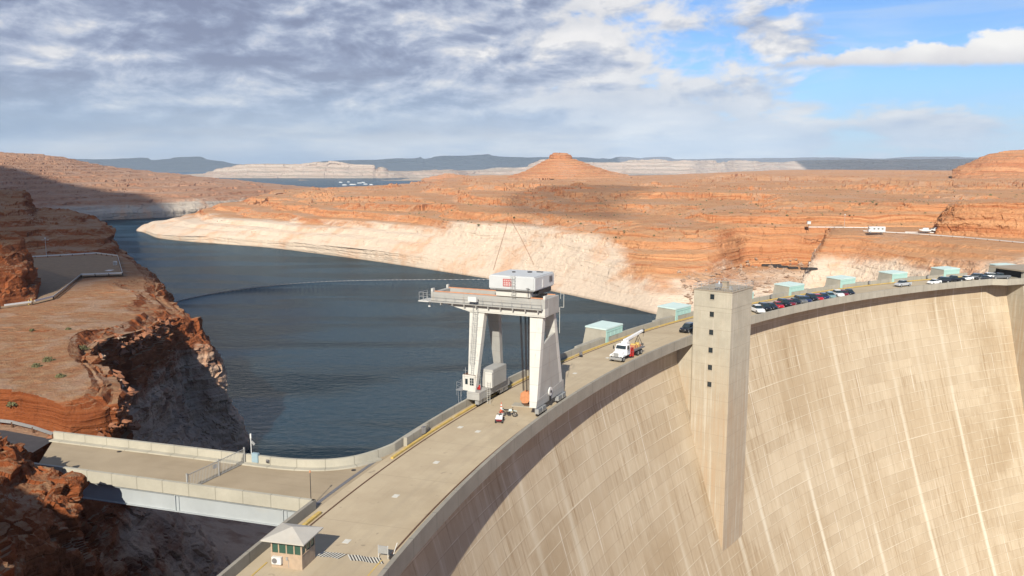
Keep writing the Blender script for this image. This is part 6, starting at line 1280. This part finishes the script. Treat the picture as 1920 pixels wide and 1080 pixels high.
# stored dark floats on the beach
for i, (px, py, L, lab) in enumerate(((1446, 499, 5.5, 'long dark pontoon raft, leftmost on the beach across the lake'), (1464, 502, 4.0, 'dark pontoon right of the long raft on the beach'), (1487, 504, 2.6, 'small dark pontoon in the middle of the beach'), (1509, 505.5, 2.2, 'small dark pontoon third from the left on the beach'), (1522, 506, 2.6, 'dark pontoon at the right end of the beach'))):
    p = ground(px, py); o = empty('pontoon', lab, 'pontoon', (p.x, p.y, p.z), R(-6), 'dark pontoons on the beach across the lake')
    c = MB(); [c.tube((-L, y, .45), (L, y, .45), .42, 10) for y in (-.9, .9)]; c.build('floats', M['darksteel'], o); c = MB(); c.box(-L * .95, L * .95, -1.2, 1.2, .88, 1.1); c.build('deck', M['black'], o)

# floating boom across the lake
BP = [(-182, 405), (-178.6, 437.4), (-168.1, 467.4), (-146.7, 497.1), (-119, 515.8), (-87.2, 523.2), (-53.9, 525.7), (-13.5, 526.5), (10, 524), (26, 517)]
BP = [(-186, 415)] + BP[1:]; bpd = densify(BP, 12); bo = empty('log_boom', 'long thin floating boom curving across the dark lake', 'floating boom', (0, 0, 0))
c = MB(); [c.tube((*bpd[i], -36.85), (*bpd[i + 1], -36.85), .12, 5) for i in range(len(bpd) - 1)]; c.build('boom_line', M['steelstrip'], bo)
c = MB()
for i in range(len(bpd) - 1):
    a = np.array(bpd[i]); b_ = np.array(bpd[i + 1])
    c.tube((*(a + (b_ - a) * .25), -36.9), (*(a + (b_ - a) * .65), -36.9), .34, 8)
fl = c.build('floats', M['steelstrip'], bo); fl['kind'] = 'stuff'
# old pipelines down the bleached wall
for pts, lab in (([(952, 412), (948, 430), (942, 450), (936, 470), (930, 490), (924, 511)], 'left of two thin dark lines running down the bleached wall across the lake'), ([(956, 408), (964, 424), (974, 442), (984, 462), (994, 482), (1003, 502)], 'right of two thin dark lines running down the bleached wall across the lake')):
    G_ = []
    for i in range(len(pts) - 1):
        for t in np.linspace(0, 1, 6)[:-1]: G_.append(ground(pts[i][0] + (pts[i + 1][0] - pts[i][0]) * t, pts[i][1] + (pts[i + 1][1] - pts[i][1]) * t) + Vector((0, -.5, .4)))
    c = MB(); [c.tube(G_[i], G_[i + 1], .11, 5) for i in range(len(G_) - 1)]; tag(c.build('pipeline', M['redstone']), lab, 'pipeline', 'pipelines down the bleached wall')
# marina far up the lake
for i in range(9):
    rnd = random.Random(i); Y = 3350 + rnd.uniform(-250, 500); px = 638 + i * 7 + rnd.uniform(-2, 2); p = pt(px, Y, z=-36.6)
    c = MB(); L = rnd.uniform(6, 11); c.box(-L, L, -3, 3, 0, 1.0); c.box(-L * .8, L * .7, -2.6, 2.6, 1.0, 3.0); c.box(-L * .85, L * .75, -2.8, 2.8, 3.0, 3.2)
    tag(c.build('houseboat', M['boatwhite'], loc=p[:3], rz=rnd.uniform(-.5, .5)), 'white houseboat in the distant cluster on the far patch of lake', 'houseboat', 'far houseboats')
# ================================================================== clouds whose shadows cross the land (overhead and behind the viewpoint) and the air
m, n, b = new_mat('cloud_vapour'); b.inputs['Base Color'].default_value = (.85, .85, .87, 1); b.inputs['Roughness'].default_value = 1; b.inputs['Specular IOR Level'].default_value = 0; M['cloud'] = m
def vap(tr):
    m2 = M['cloud'].copy(); m2.name = 'cloud_vapour'; nn = N(m2.node_tree); mx = nn.add('ShaderNodeMixShader'); tp = nn.add('ShaderNodeBsdfTransparent'); mx.inputs[0].default_value = tr
    nn.l.new(m2.node_tree.nodes['Principled BSDF'].outputs[0], mx.inputs[1]); nn.l.new(tp.outputs[0], mx.inputs[2]); nn.l.new(mx.outputs[0], m2.node_tree.nodes['Material Output'].inputs[0]); return m2
def cloud(outline, Hc, thick, seed, tr=.3):
    """outline = patch of ground (x, y, z) it shades; the body floats at height Hc on the way to the sun"""
    k = (Hc) / sun_to.z; P = [(x + sun_to.x * (Hc - z) / sun_to.z, y + sun_to.y * (Hc - z) / sun_to.z) for x, y, z in outline]
    P = densify(P + [P[0]], 10); c = np.mean(P, axis=0); V = []; nr = 9
    P = np.array(P[:-1]); q = np.c_[P / 220, np.full(len(P), seed)]; P = P + 22 * (Hc / 1500) * np.c_[fbm(q, 4), fbm(q + 7.7, 4)]
    rings = [(.02, 1.0), (.35, .95), (.65, .75), (.88, .42), (1.0, 0), (.9, -.14), (.6, -.2), (.02, -.22)]
    for f, h in rings:
        pts = c + (P - c) * f; z = Hc + h * thick * (1 + .35 * fbm(np.c_[pts / thick * 2, np.full(len(pts), seed + 3)], 3)); V += [(x, y, zz) for (x, y), zz in zip(pts, z)]
    nP = len(P); F = []
    for r_ in range(len(rings) - 1):
        for i in range(nP): F.append((r_ * nP + i, r_ * nP + (i + 1) % nP, (r_ + 1) * nP + (i + 1) % nP, (r_ + 1) * nP + i))
    tag(mesh_obj('cloud', V, F, vap(tr), smooth=True), kind='structure')
def gp(px, Y, py): p = pt(px, Y, py=py); return (p[0], p[1], p[2])
cloud([gp(-900, 620, 470), gp(-700, 1500, 330), gp(-200, 1700, 318), gp(0, 1620, 322), gp(100, 1420, 343), gp(190, 1330, 357), gp(270, 1265, 372), (gp(330, 1180, 408)), (-500, 1100, -37), (-500, 900, -37), (-330, 600, -37), (-110, 430, -37), (-98, 300, 0), (-112, 236, 2), (-160, 222, 2), (-400, 215, 5)], 1500, 60, 3, .26)
cloud([gp(945, 800, 372), gp(985, 1000, 350), gp(1080, 1080, 348), gp(1190, 1000, 352), gp(1215, 860, 366), gp(1150, 700, 395), gp(1180, 560, 425), gp(1060, 600, 410), gp(960, 660, 402)], 1700, 50, 8, .74)
cloud([(-9000, 12500, 0), (-9000, 18500, 0), (-500, 18500, 300), (1500, 17800, 300), (1700, 14000, 0), (-1000, 13200, 0)], 4200, 300, 12)
cloud([(2950, 7700, 0), (2900, 9400, 0), (4600, 9400, 0), (4550, 7700, 0)], 3500, 300, 15)
# haze
hb = MB(); hb.box(-26000, 26000, -600, 24000, -63, 700); hz_ = hb.build('haze', None); hz_['kind'] = 'stuff'
mh = bpy.data.materials.new('haze_air'); mh.use_nodes = True; mh.node_tree.nodes.clear(); hn = N(mh.node_tree)
pv = hn.add('ShaderNodeVolumePrincipled'); pv.inputs['Color'].default_value = (.66, .82, 1.0, 1); pv.inputs['Density'].default_value = 3.8e-5; pv.inputs['Anisotropy'].default_value = -.15
oo = hn.add('ShaderNodeOutputMaterial'); mh.node_tree.links.new(pv.outputs[0], oo.inputs['Volume']); hz_.data.materials.append(mh)
